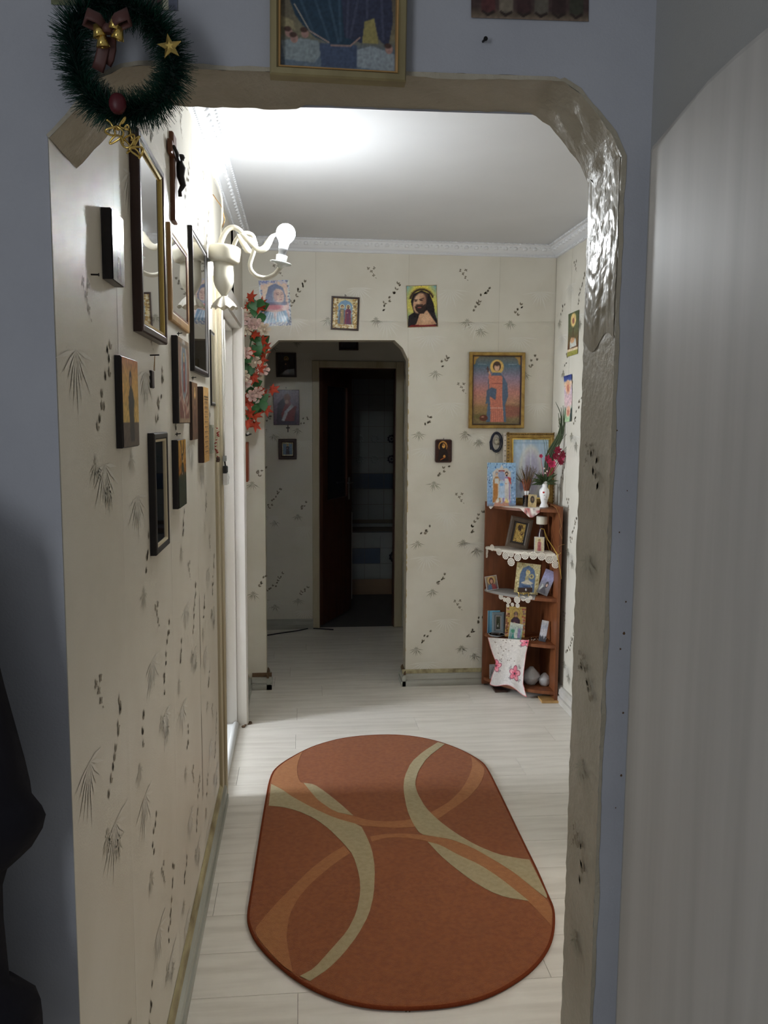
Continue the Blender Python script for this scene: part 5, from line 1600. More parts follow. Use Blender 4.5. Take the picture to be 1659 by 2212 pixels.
mb = MB(); mb.lathe(cV, [(.001, 0), (.024, .001), (.026, .004), (.021, .015), (.016, .026), (.021, .045), (.027, .068), (.029, .085), (.026, .102), (.017, .116), (.013, .126), (.020, .140), (.018, .139), (.008, .120)], 28, None, True, vw); vb_ = mb.build('body', M_whitecer, r)
mb = MB(); mb.ball(cV + v3(-.012, -.027, .088), .006, 10, (1, .5, 1)); mb.build('red_gem', mat('red_gem', S(196, 40, 36), .15), vb_)
for q in ((.004, .062), (-.004, .05), (-.008, .072)):
    mb = MB(); mb.ball(cV + v3(q[0], -.027, q[1]), .0035, 6, (1, .5, 1)); mb.build('silver_gem', M_steel, vb_)
vt = cV + v3(0, 0, .135)
fr_ = random.Random(9)
mb = MB()
for k in range(110):
    an = fr_.uniform(0, 6.28); l_ = fr_.uniform(.03, .085)
    b = vt + v3(0, 0, -.01)
    e = b + v3(l_ * math.cos(an), l_ * .5 * math.sin(an), fr_.uniform(.0, .075))
    d = unit(e - b); sdv = unit(np.cross(d, v3(0, -1, .3))) * fr_.uniform(.004, .008)
    m_ = (b + e) / 2 + v3(0, 0, .012)
    mb.add([b, m_ + sdv, e, m_ - sdv], [(0, 1, 2, 3)])
stuff(mb.build('green_sprays', mat('moss_green', S(58, 74, 42), .7), r))
blades = [((1150, 1035), (1180, 985), (1205, 940), (1212, 900), (1200, 868)), ((1152, 1035), (1185, 985), (1210, 935), (1214, 905), (1212, 880)), ((1158, 1038), (1190, 980), (1214, 930), (1222, 890), (1226, 872)),
          ((1165, 1040), (1192, 985), (1216, 930), (1220, 900), (1221, 880)), ((1160, 1040), (1195, 975), (1212, 945), (1209, 915), (1206, 892)), ((1168, 1040), (1196, 985), (1216, 940), (1217, 900), (1216, 876)),
          ((1172, 1035), (1178, 990), (1176, 960), (1172, 945)), ((1174, 1035), (1182, 990), (1180, 955), (1172, 940)), ((1178, 1035), (1196, 975), (1222, 940), (1234, 925)), ((1178, 1035), (1205, 990), (1228, 960), (1236, 950))]
for i, bl in enumerate(blades):
    Yv = 4.56 - .004 * i
    P = [ony(x, y, Yv) for x, y in bl]
    P = [vt] + P[1:]
    Q = []
    for j in range(len(P) - 1):
        p0, p1, p2, p3 = P[max(j - 1, 0)], P[j], P[j + 1], P[min(j + 2, len(P) - 1)]
        for s_ in np.linspace(0, 1, 5)[:-1]:
            Q.append(.5 * (2 * p1 + (p2 - p0) * s_ + (2 * p0 - 5 * p1 + 4 * p2 - p3) * s_ ** 2 + (-p0 + 3 * p1 - 3 * p2 + p3) * s_ ** 3))
    Q.append(P[-1]); n_ = len(Q)
    wv = .0045 if i < 6 else .0013
    mb = MB(); mb.tube(Q, [wv * (0.4 + math.sin(math.pi * (.15 + .85 * j / n_))) * (1 - j / n_ * .6) for j in range(n_)], 6, True, True, .3); mb.build('grass_blade', mat('grass_dull', S(74, 88, 56), .6, col2=S(54, 66, 46), nscale=20), r)
for i, (x, y, m_) in enumerate(((1182, 992, M_pinkfl), (1192, 1003, M_pinkfl), (1204, 972, M_magenta), (1211, 990, M_pinkfl), (1200, 985, M_magenta), (1214, 982, M_magenta), (1168, 985, M_pinkfl), (1187, 1000, M_pinkfl), (1210, 998, M_magenta))):
    c = ony(x, y, 4.54 - .006 * (i % 3)); ax = unit((fr_.uniform(-.5, .5), -1, fr_.uniform(-.2, .5)))
    e1 = unit(np.cross(ax, v3(0, 0, 1))); e2 = np.cross(ax, e1)
    mb = MB(); rd_ = .025 if i not in (6,) else .013
    for k in range(9):
        an = 2 * math.pi * k / 9 + fr_.uniform(-.2, .2); d = unit(e1 * math.cos(an) + e2 * math.sin(an) + ax * .35); s_ = np.cross(ax, d) * rd_ * .3
        mb.add([c, c + d * rd_ * .6 + s_, c + d * rd_ * fr_.uniform(.9, 1.2), c + d * rd_ * .6 - s_], [(0, 1, 2, 3)])
    mb.ball(c + ax * .003, rd_ * .22, 6)
    mb.tube([c, (c + vt) / 2 + v3(0, 0, -.005), vt], .0012, 4)
    mb.build('blossom', m_, r)
mb = MB()
for q in ((1176, 1012), (1182, 1018), (1178, 1022)):
    c = ony(*q, 4.535); mb.ball(c, .007, 6, (.7, .4, 1.3))
mb.build('white_bud', M_rose, r)


# --- crochet and lace
def rosette(m, name, parent, c, rad, nrm, holes=10):
    """flat crochet wheel with open spokes"""
    A = unit(nrm); t = v3(0, 0, 1); e1 = unit(np.cross(A, t)); e2 = np.cross(A, e1)
    mb = MB(); n = 24

    def ringf(r0_, r1_, off=0.0):
        L = [[c + A * off + rq * (e1 * math.cos(2 * math.pi * k / n) + e2 * math.sin(2 * math.pi * k / n)) * (1 + (.06 * math.cos(holes * 2 * math.pi * k / n) if rq == rad else 0)) for k in range(n)] for rq in (r0_, r1_)]
        mb.loops(L, False, False)
    ringf(rad * .72, rad); ringf(rad * .36, rad * .6); ringf(rad * .02, rad * .16)
    for k in range(holes):
        an = 2 * math.pi * k / holes; d = e1 * math.cos(an) + e2 * math.sin(an); s_ = np.cross(A, d) * rad * .045
        mb.add([c + d * rad * .1 - s_, c + d * rad * .1 + s_, c + d * rad * .8 + s_, c + d * rad * .8 - s_], [(0, 1, 2, 3)])
    return mb.build(name, m, parent)


def shelf_point(px, py, out=0.006):
    """point on the hanging plane just in front of the board edge"""
    best = None
    for t in np.linspace(0, 1, 60):
        q = front(t)
        v = unit((q[0], q[1], 0)); 
        p = ony(px, py, q[1] - out)
        d = abs(p[0] - q[0])
        if best is None or d < best[0]:
            best = (d, p, t)
    t = best[2]; d = front(min(t + .02, 1)) - front(max(t - .02, 0)); n = unit((d[1], -d[0], 0))
    if n[1] > 0:
        n = -n
    return best[1], n, t


def doily(label, z, t0, t1, inner, m_edge, wheels, rad, mcloth):
    r = root('crochet_doily', label, 'doily', front((t0 + t1) / 2) + v3(0, 0, z))
    ts = np.linspace(t0, t1, 14)
    corner = v3(XP, YP, 0)
    L = []
    for t in ts:
        p = front(t); b = unit(corner - p)
        L.append([p + b * inner + v3(0, 0, z + .0012), p + b * inner * .5 + v3(0, 0, z + .0016), p + b * .004 + v3(0, 0, z + .0014), p - b * .003 + v3(0, 0, z - .001), p - b * .0045 + v3(0, 0, z - .013)])
    mb = MB(); mb.loops(L, False, True, closed=False); mb.build('cloth', mcloth, r)
    for (px, py, k) in wheels:
        p, n, t = shelf_point(px, py)
        rosette(m_edge, 'crochet_wheel', r, p, rad * k, n)
    return r


# doily on the top board: runner with a hanging corner
r = root('table_runner', 'small white runner with a red-stitched hanging corner on the top board', 'cloth', front(.45) + v3(0, 0, ztops[0]))
a = Art(1, .8, 60).grad([(0, (214, 204, 192)), (1, (222, 214, 204))]).specks(40, (.72, 1, 0, .55), [(150, 70, 70), (190, 130, 120), (96, 60, 60)], .03).noise(.02)
L = []; mb = MB(); cols = []
NT = 40
for i in range(NT + 1):
    u = i / NT; t = .06 + .72 * u
    p = front(t); b = unit(v3(XP, YP, 0) - p)
    hang = max(0.003, .024 * math.exp(-((u - .04) / .06) ** 2)) + max(0, .055 * (1 - abs(u - .86) / .2) if u > .66 else 0)
    hang = min(hang, .05)
    L.append([p + b * .10 + v3(0, 0, ztops[0] + .0012), p + b * .003 + v3(0, 0, ztops[0] + .0015), p - b * .003 + v3(0, 0, ztops[0] - .001), p - b * .004 + v3(0, 0, ztops[0] - hang * .5), p - b * .005 + v3(0, 0, ztops[0] - hang)])
    for v in (1, .6, .5, .3, .05):
        cols.append(a.c[int(v * a.nv), int(min(.999, u) * a.nu)])
mb.loops(L, False, True, closed=False)
rg = np.ones((len(cols), 4)); rg[:, :3] = lin_arr(np.array(cols)); mb.build('cloth', M_print, r, rg)

doily('white crochet doily with large hanging wheels along the second board', ztops[1], .0, .97, .12, M_crochet,
      [(1051, 1190, 1), (1051, 1199, .8), (1063, 1183, .9), (1078, 1192, 1), (1092, 1200, 1.1), (1104, 1197, .9), (1104, 1214, 1.15), (1118, 1204, 1.05), (1134, 1200, 1.1), (1152, 1200, 1.1), (1170, 1202, 1.1),
       (1187, 1208, 1.15), (1199, 1206, .8), (1200, 1220, 1.0), (1205, 1202, .6)], .0205, M_crochet)
doily('dusty lace doily with a hanging crochet point on the third board', ztops[2], .0, .75, .13, M_crochet,
      [(1082, 1289, .9), (1090, 1295, .7), (1098, 1297, 1), (1117, 1296, 1.05), (1107, 1306, .6), (1130, 1293, .8), (1140, 1297, .8), (1146, 1291, .6), (1097, 1308, .6), (1118, 1308, .7)], .0185, M_dust)

# --- second board
z = ztops[1]
a = Art(1, 1.4, 44).grad([(0, (150, 124, 66)), (1, (166, 136, 72))]).ell(.5, .72, .20, .24, (54, 40, 30), .3).poly([(.2, .12), (.24, .6), (.5, .9), (.76, .6), (.8, .12)], (176, 146, 78)).ell(.48, .70, .13, .2, (60, 42, 32), .4).ell(.68, .50, .11, .14, (70, 48, 34), .4)
a.specks(90, (.1, .9, .05, .6), [(206, 176, 100), (110, 84, 44), (190, 160, 90)], .03).noise(.08)
r, F, w_, h_ = card('framed_icon', 'dark wide-framed icon with an embossed gilt face leaning on the second board', 'icon', 1098, 1148, 1119, 1187, z, a, M_darkwood, .012, 12, -6, -12, True, mat('grey_brown_frame', S(92, 78, 64), .45, col2=S(66, 54, 44), nscale=14), .030, M_black, depth=4.60)
cJ = v3(ony(1169, 1185, 4.60)[0], 4.60, z)
r = root('dark_bottle', 'dark bottle with a wide white lid on the second board', 'bottle', cJ)
hb = ony(1169, 1132, 4.60)[2] - z; ht = ony(1169, 1115, 4.60)[2] - z
mb = MB(); mb.lathe(cJ, [(.001, 0), (.024, .001), (.026, .01), (.026, hb * .6), (.016, hb * .8), (.014, hb)], 20); mb.build('body', mat('dark_glass', S(50, 28, 26), .12), r)
mb = MB(); mb.lathe(cJ, [(.001, hb), (.030, hb), (.0315, hb + .004), (.0315, ht - .003), (.029, ht), (.001, ht)], 24); mb.build('lid', mat('ivory_lid', S(232, 226, 206), .4), r)
a = Art(1, 1.4, 30).grad([(0, (216, 206, 170)), (1, (226, 214, 180))]).saint(.5, .06, .86, (176, 96, 96), (190, 130, 124), hair=(120, 96, 84), halo=(216, 186, 120)).border(.06, (220, 216, 206)).noise(.03)
card('prayer_card', 'small cream card of a red-robed figure standing before the dark bottle', 'card', 1154, 1177, 1159, 1192, z, a, M_clear, .006, 10, 2, -3, True, depth=4.53)
r = root('gilded_twig', 'gilded forked twig leaning over the edge of the second board', 'twig', onz(1190, 1192, z))
mb = MB()
P = [ony(x, y, Y_) for x, y, Y_ in ((1175, 1143, 4.56), (1183, 1165, 4.52), (1192, 1178, 4.47), (1203, 1196, 4.415), (1207, 1215, 4.408), (1211, 1238, 4.405), (1213, 1251, 4.403))]
mb.tube(P, [.0022, .0024, .0024, .003, .0028, .0024, .001], 6)
mb.tube([P[0], ony(1180, 1168, 4.55), ony(1187, 1190, 4.53)], .0014, 5); mb.tube([ony(1168, 1142, 4.56), P[0]], .003, 6); mb.ball(P[0], .004, 6)
mb.tube([P[3], ony(1207, 1198, 4.41), ony(1212, 1194, 4.40)], .0014, 5)
mb.build('branch', mat('gilt_twig', S(176, 140, 60), .4, metal=.3), r)
r = root('dry_stalk', 'thin dry stalk trailing down the side panel of the shelf', 'stalk', ony(1212, 1200, 4.41))
mb = MB(); mb.tube([ony(x, y, Y_) for x, y, Y_ in ((1190, 1090, 4.47), (1201, 1096, 4.43), (1206, 1108, 4.417), (1211, 1125, 4.412), (1213, 1138, 4.41), (1208, 1148, 4.41), (1212, 1158, 4.41), (1215, 1164, 4.41))], .0012, 5)
mb.build('stalk', M_twig, r)
r = root('dry_stalk', 'short kinked stalk behind the gilded twig at the side panel edge', 'stalk', ony(1210, 1195, 4.41))
mb = MB(); mb.tube([ony(x, y, 4.406) for x, y in ((1220, 1176), (1213, 1177), (1206, 1181), (1206, 1188), (1210, 1195))], .0011, 5); mb.build('stalk', M_twig, r)

# --- third board
z = ztops[2]
a = Art(1, 1.1, 36).grad([(0, (96, 84, 96)), (1, (176, 150, 110))]).ell(.5, .66, .32, .34, (216, 176, 110), .3).ell(.5, .62, .20, .28, (96, 54, 44), .3).ell(.5, .60, .12, .17, (206, 150, 120), .3).poly([(.12, .04), (.2, .36), (.45, .44), (.5, .04)], (86, 110, 140)).poly([(.5, .04), (.5, .44), (.78, .36), (.88, .04)], (150, 66, 66)).border(.05, (206, 206, 206)).noise(.03)
card('prayer_card', 'small photo card of a long-haired figure at the left of the third board', 'card', 1049, 1077, 1247, 1278, z, a, M_card, .002, 12, 10, 6, True, depth=4.70)
a = Art(1, 1.25, 60).grad([(0, (196, 180, 130)), (1, (216, 206, 160))]).specks(140, (0, 1, 0, 1), [(236, 226, 190), (166, 146, 96), (206, 190, 130)], .03)
a.poly([(.18, .06), (.18, .62), (.26, .82), (.5, .93), (.74, .82), (.82, .62), (.82, .06)], (96, 116, 146)).ell(.5, .70, .09, .09, (226, 206, 140), .2).saint(.48, .42, .80, (206, 196, 150), (186, 170, 120), halo=(230, 210, 140), wd=.8).ell(.66, .58, .10, .10, (206, 190, 130), .4).ell(.66, .58, .05, .05, (96, 100, 110), .4)
a.poly([(.24, .34), (.5, .46), (.78, .36), (.6, .30), (.4, .30)], (214, 206, 186)).line((.58, .44), (.74, .18), .014, (214, 210, 186)).line((.34, .24), (.7, .20), .03, (70, 90, 126)).noise(.05)
r, F, w_, h_ = card('standing_icon', 'silver and gold icon with a blue arched centre resting on a gilt easel', 'icon', 1113, 1166, 1214, 1281, z, a, M_brown, .012, 10, -8, -6, True, depth=4.57)
cE = onz(1132, 1283, z); cE = v3(ony(1131, 1284, 4.535)[0], 4.535, z)
e_ = root('gilt_easel', 'little gilt scrolled easel in front of the silver and gold icon', 'easel', cE)
mb = MB()
for s_ in (-1, 1):
    mb.tube([cE + v3(s_ * x, y, h) for x, y, h in ((.005, .01, .035), (.012, .0, .022), (.022, -.004, .026), (.030, -.002, .016), (.026, -.006, .003), (.032, -.01, .001))], .0026, 7)
    mb.tube([cE + v3(s_ * .03 + s_ * .006 * math.cos(t), -.002, .03 + .006 * math.sin(t)) for t in np.linspace(0, 5, 10)], .002, 6)
mb.tube([cE + v3(-.034, .0, .022), cE + v3(.0, -.004, .014), cE + v3(.034, 0, .022)], .003, 7); mb.ball(cE + v3(0, -.004, .014), .006, 8)
mb.build('scrolled_base', M_gold, e_)
MB().box(cE[0] - .034, cE[0] + .048, 4.528, 4.533, z + .024, z + .050).build('dark_ledge', M_darkwood, e_)
mb = MB(); mb.ball(cE + v3(.010, -.012, .040), .006, 8, (1, 1, 1.6)); mb.build('glass_drop', M_silver, e_)
a = Art(1, 1.7, 30).grad([(0, (90, 84, 80)), (.35, (120, 116, 124)), (.7, (150, 150, 190)), (1, (110, 100, 130))]).ell(.6, .42, .14, .22, (44, 36, 40), .3).ell(.62, .40, .08, .11, (206, 170, 150), .4).poly([(.2, .05), (.35, .3), (.55, .3), (.8, .05)], (60, 54, 60)).poly([(.1, .1), (.25, .42), (.4, .3)], (190, 196, 190)).noise(.04)
card('prayer_card', 'thick photo card of a dark-haired figure leaning right on the third board', 'card', 1168, 1192, 1237, 1294, z, a, M_tanwood, .006, 8, -20, -20, True, depth=4.52)

# --- fourth board
z = ztops[3]
r = root('glass_bowl', 'shallow clear dish in front of the blue-backed frame on the fourth board', 'bowl', v3(ony(1073, 1372, 4.672)[0], 4.672, z))
cb = v3(ony(1073, 1372, 4.672)[0], 4.672, z)
mb = MB(); mb.lathe(cb, [(.018, .001), (.040, .004), (.046, .012), (.047, .013), (.040, .006), (.018, .003)], 28); mb.build('dish', M_pane, r)
mb = MB(); mb.lathe(cb, [(.0475, .012), (.0485, .014), (.047, .0155), (.0455, .0145)], 32, None, False); mb.build('rim', M_silver, r)
a = Art(1, 1.3, 36).grad([(0, (70, 74, 70)), (1, (96, 98, 80))]).ell(.5, .5, .3, .4, (76, 80, 60), .5).ell(.45, .3, .12, .10, (190, 196, 190), .4).line((.4, .3), (.55, .45), .03, (200, 204, 196)).noise(.07)
card('framed_picture', 'grey-framed picture in front of a light blue booklet on the fourth board', 'picture', 1062, 1090, 1324, 1372, z, a, M_card, .010, 4, -4, 0, True, mat('grey_paint_frame', S(136, 150, 156), .45), .020, M_silver, depth=4.735)
a = Art(1, 1.8, 20).grad([(0, (96, 160, 196)), (1, (126, 190, 220))]).line((.1, .02), (.1, .98), .05, (60, 90, 110)).noise(.02)
card('booklet', 'light blue booklet behind the grey-framed picture', 'booklet', 1052, 1080, 1320, 1371, z, a, M_plastic_w, .006, 0.5, 0, 0, True, depth=4.752)
a = Art(1, 1.4, 50).grad([(0, (196, 160, 84)), (1, (212, 182, 104))]).specks(26, (.02, .16, .05, .95), [(150, 90, 70), (120, 70, 60), (206, 160, 130)], .045).specks(26, (.84, .98, .05, .95), [(190, 90, 80), (160, 120, 110), (206, 160, 130)], .045)
a.saint(.5, -.1, .86, (86, 60, 76), (70, 50, 64), hair=(50, 40, 44), halo=None).ell(.5, .78, .07, .09, (150, 120, 104), .3).ell(.5, .30, .12, .12, (150, 130, 96), .3).ell(.5, .30, .06, .06, (60, 50, 50), .4).ring(.5, .80, .2, .012, (170, 120, 70)).noise(.04)
card('standing_icon', 'gold-ground card of a dark-robed hooded figure behind the teal card', 'icon', 1091, 1136, 1306, 1374, z, a, M_card, .003, 6, -3, -3, True, depth=4.64)
a = Art(1, 1.1, 40).grad([(0, (96, 130, 126)), (.5, (150, 180, 176)), (1, (222, 222, 206))]).poly([(.35, .1), (.42, .5), (.52, .74), (.62, .5), (.66, .1)], (206, 214, 206)).poly([(.66, .15), (.66, .72), (.86, .72), (.86, .15)], (150, 140, 180)).ell(.25, .5, .15, .12, (80, 150, 120), .5).poly([(.2, .05), (.3, .4), (.45, .1)], (60, 140, 130)).noise(.05)
card('prayer_card', 'pale teal card leaning at the front of the fourth board', 'card', 1101, 1131, 1347, 1383, z, a, M_plastic_w, .004, 16, 4, -12, True, depth=4.56)
a = Art(1, 2.2, 24).grad([(0, (70, 72, 80)), (.22, (84, 86, 92)), (.3, (196, 196, 204)), (.7, (180, 184, 196)), (1, (206, 204, 200))]).poly([(.1, .35), (.3, .2), (.5, .38), (.7, .1), (.95, .5), (.95, .6), (.1, .6)], (206, 206, 210)).noise(.04)
card('prayer_card', 'narrow grey landscape card leaning at the right of the fourth board', 'card', 1167, 1182, 1336, 1383, z, a, M_plastic_w, .003, 10, -12, -9, True, depth=4.53)
r = root('rosary_beads', 'tangled dark rosary with pale bits lying on the fourth board', 'rosary', onz(1165, 1386, z))
fr_ = random.Random(8)
for k in range(34):
    p = onz(1145 + k * 1.2 + fr_.uniform(-2, 2), 1384 + fr_.uniform(-4, 2) , z)
    if p[0] > XP - .012: p[0] = XP - .012
    MB().ball(p + v3(0, .02, .003), .0035, 6).build('bead', M_nail if k % 3 else M_porcelain, r)

# embroidered cloth hanging from the fourth board
r = root('embroidered_cloth', 'white cloth with pink embroidered flowers hanging from the fourth board', 'cloth', shelf_point(1095, 1500)[0])
a = Art(1, 1.35, 90).grad([(0, (218, 212, 208)), (1, (214, 206, 196))])


def flower(x, y, s_, rot=0):
    for k in range(5):
        an = rot + 2 * math.pi * k / 5
        a.ell(x + .62 * s_ * math.cos(an), y + .62 * s_ * math.sin(an) / a.asp, .52 * s_, .40 * s_, (120, 40, 60), .2, rot=an)
    for k in range(5):
        an = rot + 2 * math.pi * k / 5
        a.ell(x + .60 * s_ * math.cos(an), y + .60 * s_ * math.sin(an) / a.asp, .44 * s_, .33 * s_, (226, 130, 146) if k % 2 else (236, 160, 170), .2, rot=an)
        a.ell(x + .35 * s_ * math.cos(an), y + .35 * s_ * math.sin(an) / a.asp, .2 * s_, .14 * s_, (222, 96, 120), .5, rot=an)
    a.ell(x, y, .15 * s_, .18 * s_, (70, 50, 60), .3)
    for k in range(4):
        an = rot + .6 + 1.57 * k
        for q in (-.12, 0, .12):
            a.line((x + 1.15 * s_ * math.cos(an + q), y + 1.15 * s_ * math.sin(an + q) / a.asp), (x + 1.4 * s_ * math.cos(an + q * 1.4), y + 1.4 * s_ * math.sin(an + q * 1.4) / a.asp), .007, (60, 50, 60))


flower(.70, .30, .17, .3); flower(.03, .42, .17, .2); flower(.95, .93, .16, .2)
a.specks(46, (.15, .65, .5, .98), [(130, 116, 100), (232, 226, 216), (232, 226, 216), (150, 136, 120)], .016)
for t in np.linspace(0, 1, 60):
    a.ell(t, .006, .009, .009, (206, 96, 96), .5); a.ell(.006, t, .009, .009, (206, 96, 96), .5); a.ell(.994, t, .009, .009, (206, 96, 96), .5)
a.noise(.02)
lp = [(1053.5, 1377), (1058, 1395), (1064, 1413), (1071, 1430), (1068, 1445), (1062, 1460), (1057.5, 1473)]
rp = [(1143, 1383), (1140, 1395), (1137, 1410), (1134, 1430), (1131, 1455), (1130, 1475), (1138, 1500)]
lpx = np.interp(np.linspace(0, 1, 50), np.linspace(0, 1, 7), [p[0] for p in lp]); lpy = np.interp(np.linspace(0, 1, 50), np.linspace(0, 1, 7), [p[1] for p in lp])
rpx = np.interp(np.linspace(0, 1, 50), np.linspace(0, 1, 7), [p[0] for p in rp]); rpy = np.interp(np.linspace(0, 1, 50), np.linspace(0, 1, 7), [p[1] for p in rp])
fy = [front(t)[1] for t in np.linspace(0, 1, 80)]
fpx = []
for t in np.linspace(0, 1, 80):
    q = MC.T @ (front(t) + v3(0, 0, .25) - EYE); fpx.append(CX + FPX * q[0] / -q[2])
P = []; cols = []
for v in np.linspace(1, 0, a.nv + 1):
    i = v * 49
    x0_, y0_ = np.interp(i, range(50), lpx), np.interp(i, range(50), lpy); x1_, y1_ = np.interp(i, range(50), rpx), np.interp(i, range(50), rpy)
    for u in np.linspace(0, 1, a.nu + 1):
        px, py = x0_ + (x1_ - x0_) * u, y0_ + (y1_ - y0_) * u
        py += 6 * math.sin(u * 7 + 1) * v * v * (0.5 if v < .9 else 1)
        # depth of the board front below this pixel column, plus folds
        P.append(ony(px, py, np.interp(px, fpx, fy) - .012 - .010 * v * (1 + math.sin(u * 11 + 1.5 * v))))
mb = MB(); mb.v = [tuple(p) for p in P]
idx = np.arange(len(P)).reshape(a.nv + 1, a.nu + 1)
mb.f = [tuple(int(c) for c in f) for f in np.stack([idx[:-1, :-1], idx[:-1, 1:], idx[1:, 1:], idx[1:, :-1]], -1).reshape(-1, 4)]; mb.sm = [True] * len(mb.f)
cols = np.ones((len(P), 4)); cols[:, :3] = lin_arr(a.c.reshape(-1, 3))
mb.build('cloth', M_print, r, cols)

# --- bottom board
z = ztops[4]
def bag(label, px, py, s_, sd):
    c = onz(px, py, z); q = random.Random(sd)
    mb = MB(); L = []
    n = 18
    for i in range(9):
        t = i / 8; rad = s_ * (math.sin(math.pi * (.12 + .80 * t)) ** .7) * (1 if t < .6 else 1 - (t - .6) * 1.2)
        L.append([c + v3(rad * math.cos(2 * math.pi * k / n) * (1 + q.uniform(-.16, .16)), rad * .8 * math.sin(2 * math.pi * k / n) * (1 + q.uniform(-.16, .16)), .001 + t * s_ * 2.1) for k in range(n)])
    mb.loops(L, True, True)
    return tag(mb.build('plastic_bag', M_bag), label, 'bag')


bag('tied clear plastic bag standing by the side panel on the lowest board', 1176, 1481, .036, 3)
bag('crumpled grey plastic bag half behind the embroidered cloth', 1147, 1478, .050, 5)
a = Art(1, 2, 16).grad([(0, (150, 150, 150)), (1, (176, 176, 176))]).line((.2, .2), (.7, .8), .06, (110, 110, 110)).noise(.05)
card('prayer_card', 'grey card standing at the back of the lowest board', 'card', 1057, 1070, 1427, 1459, z, a, M_card, .002, 6, 0, 0, True, depth=4.715)

# ================================================================== back lobby and bathroom
dfr = struct(root('door_3', 'dark bathroom doorway in the lobby with an open brown door', 'door', ((fr[1] + fr[2]) / 2, YE, 0)))
F = (v3(0, YE, 0), v3(1, 0, 0), v3(0, 0, 1), v3(0, -1, 0))
mb = MB(); mb.fbox(F, fr[0] - .004, fr[1], 0, ZE + .05, 0, .014, .004); mb.build('left_jamb', M_cream, dfr)
mb = MB(); mb.fbox(F, fr[2], fr[3] + .004, 0, ZE + .05, 0, .014, .004); mb.build('right_jamb', M_cream, dfr)
mb = MB(); mb.fbox(F, fr[1], fr[2], ZE, ZE + .05, 0, .014, .004); mb.build('head_jamb', M_cream, dfr)
mb = MB(); mb.box(fr[1] - .001, fr[1] + .006, YE, YE + .1, 0, ZE); mb.box(fr[2] - .006, fr[2] + .001, YE, YE + .1, 0, ZE); mb.box(fr[1], fr[2], YE, YE + .1, ZE - .006, ZE); mb.build('lining', M_darkdoor, dfr)
# open leaf
ha = v3(fr[1] + .008, YE + .055, 0.012)
q = onz(746, 1322, 0.0); dirv = unit((q[0] - ha[0], q[1] - ha[1], 0))
nrm_ = v3(-dirv[1], dirv[0], 0)
Fd = (ha, dirv, v3(0, 0, 1), -nrm_)
lw = 0.60
mb = MB(); mb.fbox(Fd, 0, lw, 0, .95, -.018, .018); mb.fbox(Fd, 0, .10, .95, ZE - .02, -.018, .018); mb.fbox(Fd, lw - .10, lw, .95, ZE - .02, -.018, .018); mb.fbox(Fd, .1, lw - .1, ZE - .14, ZE - .02, -.018, .018)
lf = mb.build('leaf', M_darkdoor, dfr)
MB().fbox(Fd, .1, lw - .1, .95, ZE - .14, -.003, .003).build('glass_pane', mat('dark_pane', S(40, 44, 52), .15), lf)
mb = MB(); mb.fbox(Fd, lw - .075, lw - .045, .92, 1.10, .018, .021); mb.tube([ha + dirv * (lw - .06) + v3(0, 0, 1.06) - nrm_ * .02, ha + dirv * (lw - .06) + v3(0, 0, 1.06) - nrm_ * .05, ha + dirv * (lw - .16) + v3(0, 0, 1.06) - nrm_ * .05], .007, 8); mb.build('handle', M_steel, lf)
# white appliance behind the door
x0_ = ony(742, 1200, 6.95)[0]; x1_ = ony(761, 1200, 6.95)[0]
ap = root('bathroom_cabinet', 'slim white appliance behind the open brown door', 'appliance', ((x0_ + x1_) / 2 - .1, 7.2, 0))
ztop_ = ony(752, 1108, 6.95)[2]
MB().fbox((v3(x0_ - .36, 6.95, .06), v3(1, 0, 0), v3(0, 0, 1), v3(0, -1, 0)), 0, x1_ - x0_ + .36, 0, ztop_ - .06, -.35, 0, .012).build('body', M_plastic_w, ap)
MB().box(x0_ - .33, x1_ - .03, 6.99, 7.27, 0, .06).build('base', M_iron, ap)
# tub with tiled front
YT = 7.42
zr_ = ony(800, 1150, YT)[2]
tub = root('bathtub', 'bathtub with a front of white and blue tiles in the dark bathroom', 'bathtub', (.75, YT + .3, 0))
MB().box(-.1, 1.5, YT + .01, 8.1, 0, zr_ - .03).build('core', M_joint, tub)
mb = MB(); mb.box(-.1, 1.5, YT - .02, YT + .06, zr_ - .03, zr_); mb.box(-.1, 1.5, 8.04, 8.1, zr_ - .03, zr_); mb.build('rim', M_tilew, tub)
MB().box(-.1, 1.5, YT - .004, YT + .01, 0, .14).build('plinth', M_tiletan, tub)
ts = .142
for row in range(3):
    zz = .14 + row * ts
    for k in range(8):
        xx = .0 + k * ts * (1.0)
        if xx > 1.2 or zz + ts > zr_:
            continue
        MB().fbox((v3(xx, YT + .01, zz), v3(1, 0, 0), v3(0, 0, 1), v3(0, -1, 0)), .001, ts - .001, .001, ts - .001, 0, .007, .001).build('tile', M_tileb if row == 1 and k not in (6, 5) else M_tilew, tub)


def daisy(c, rad, par, m=M_daisy):
    mb = MB()
    for k in range(9):
        an = 2 * math.pi * k / 9
        mb.lathe(c + v3(.68 * rad * math.cos(an), 0, .68 * rad * math.sin(an)), [(.001, 0), (rad * .26, .0005), (rad * .24, .002), (.001, .0025)], 10, (0, -1, 0))
    mb.lathe(c, [(rad * .3, 0), (rad * .3, .001)], 12, (0, -1, 0))
    return mb.build('daisy', m, par)


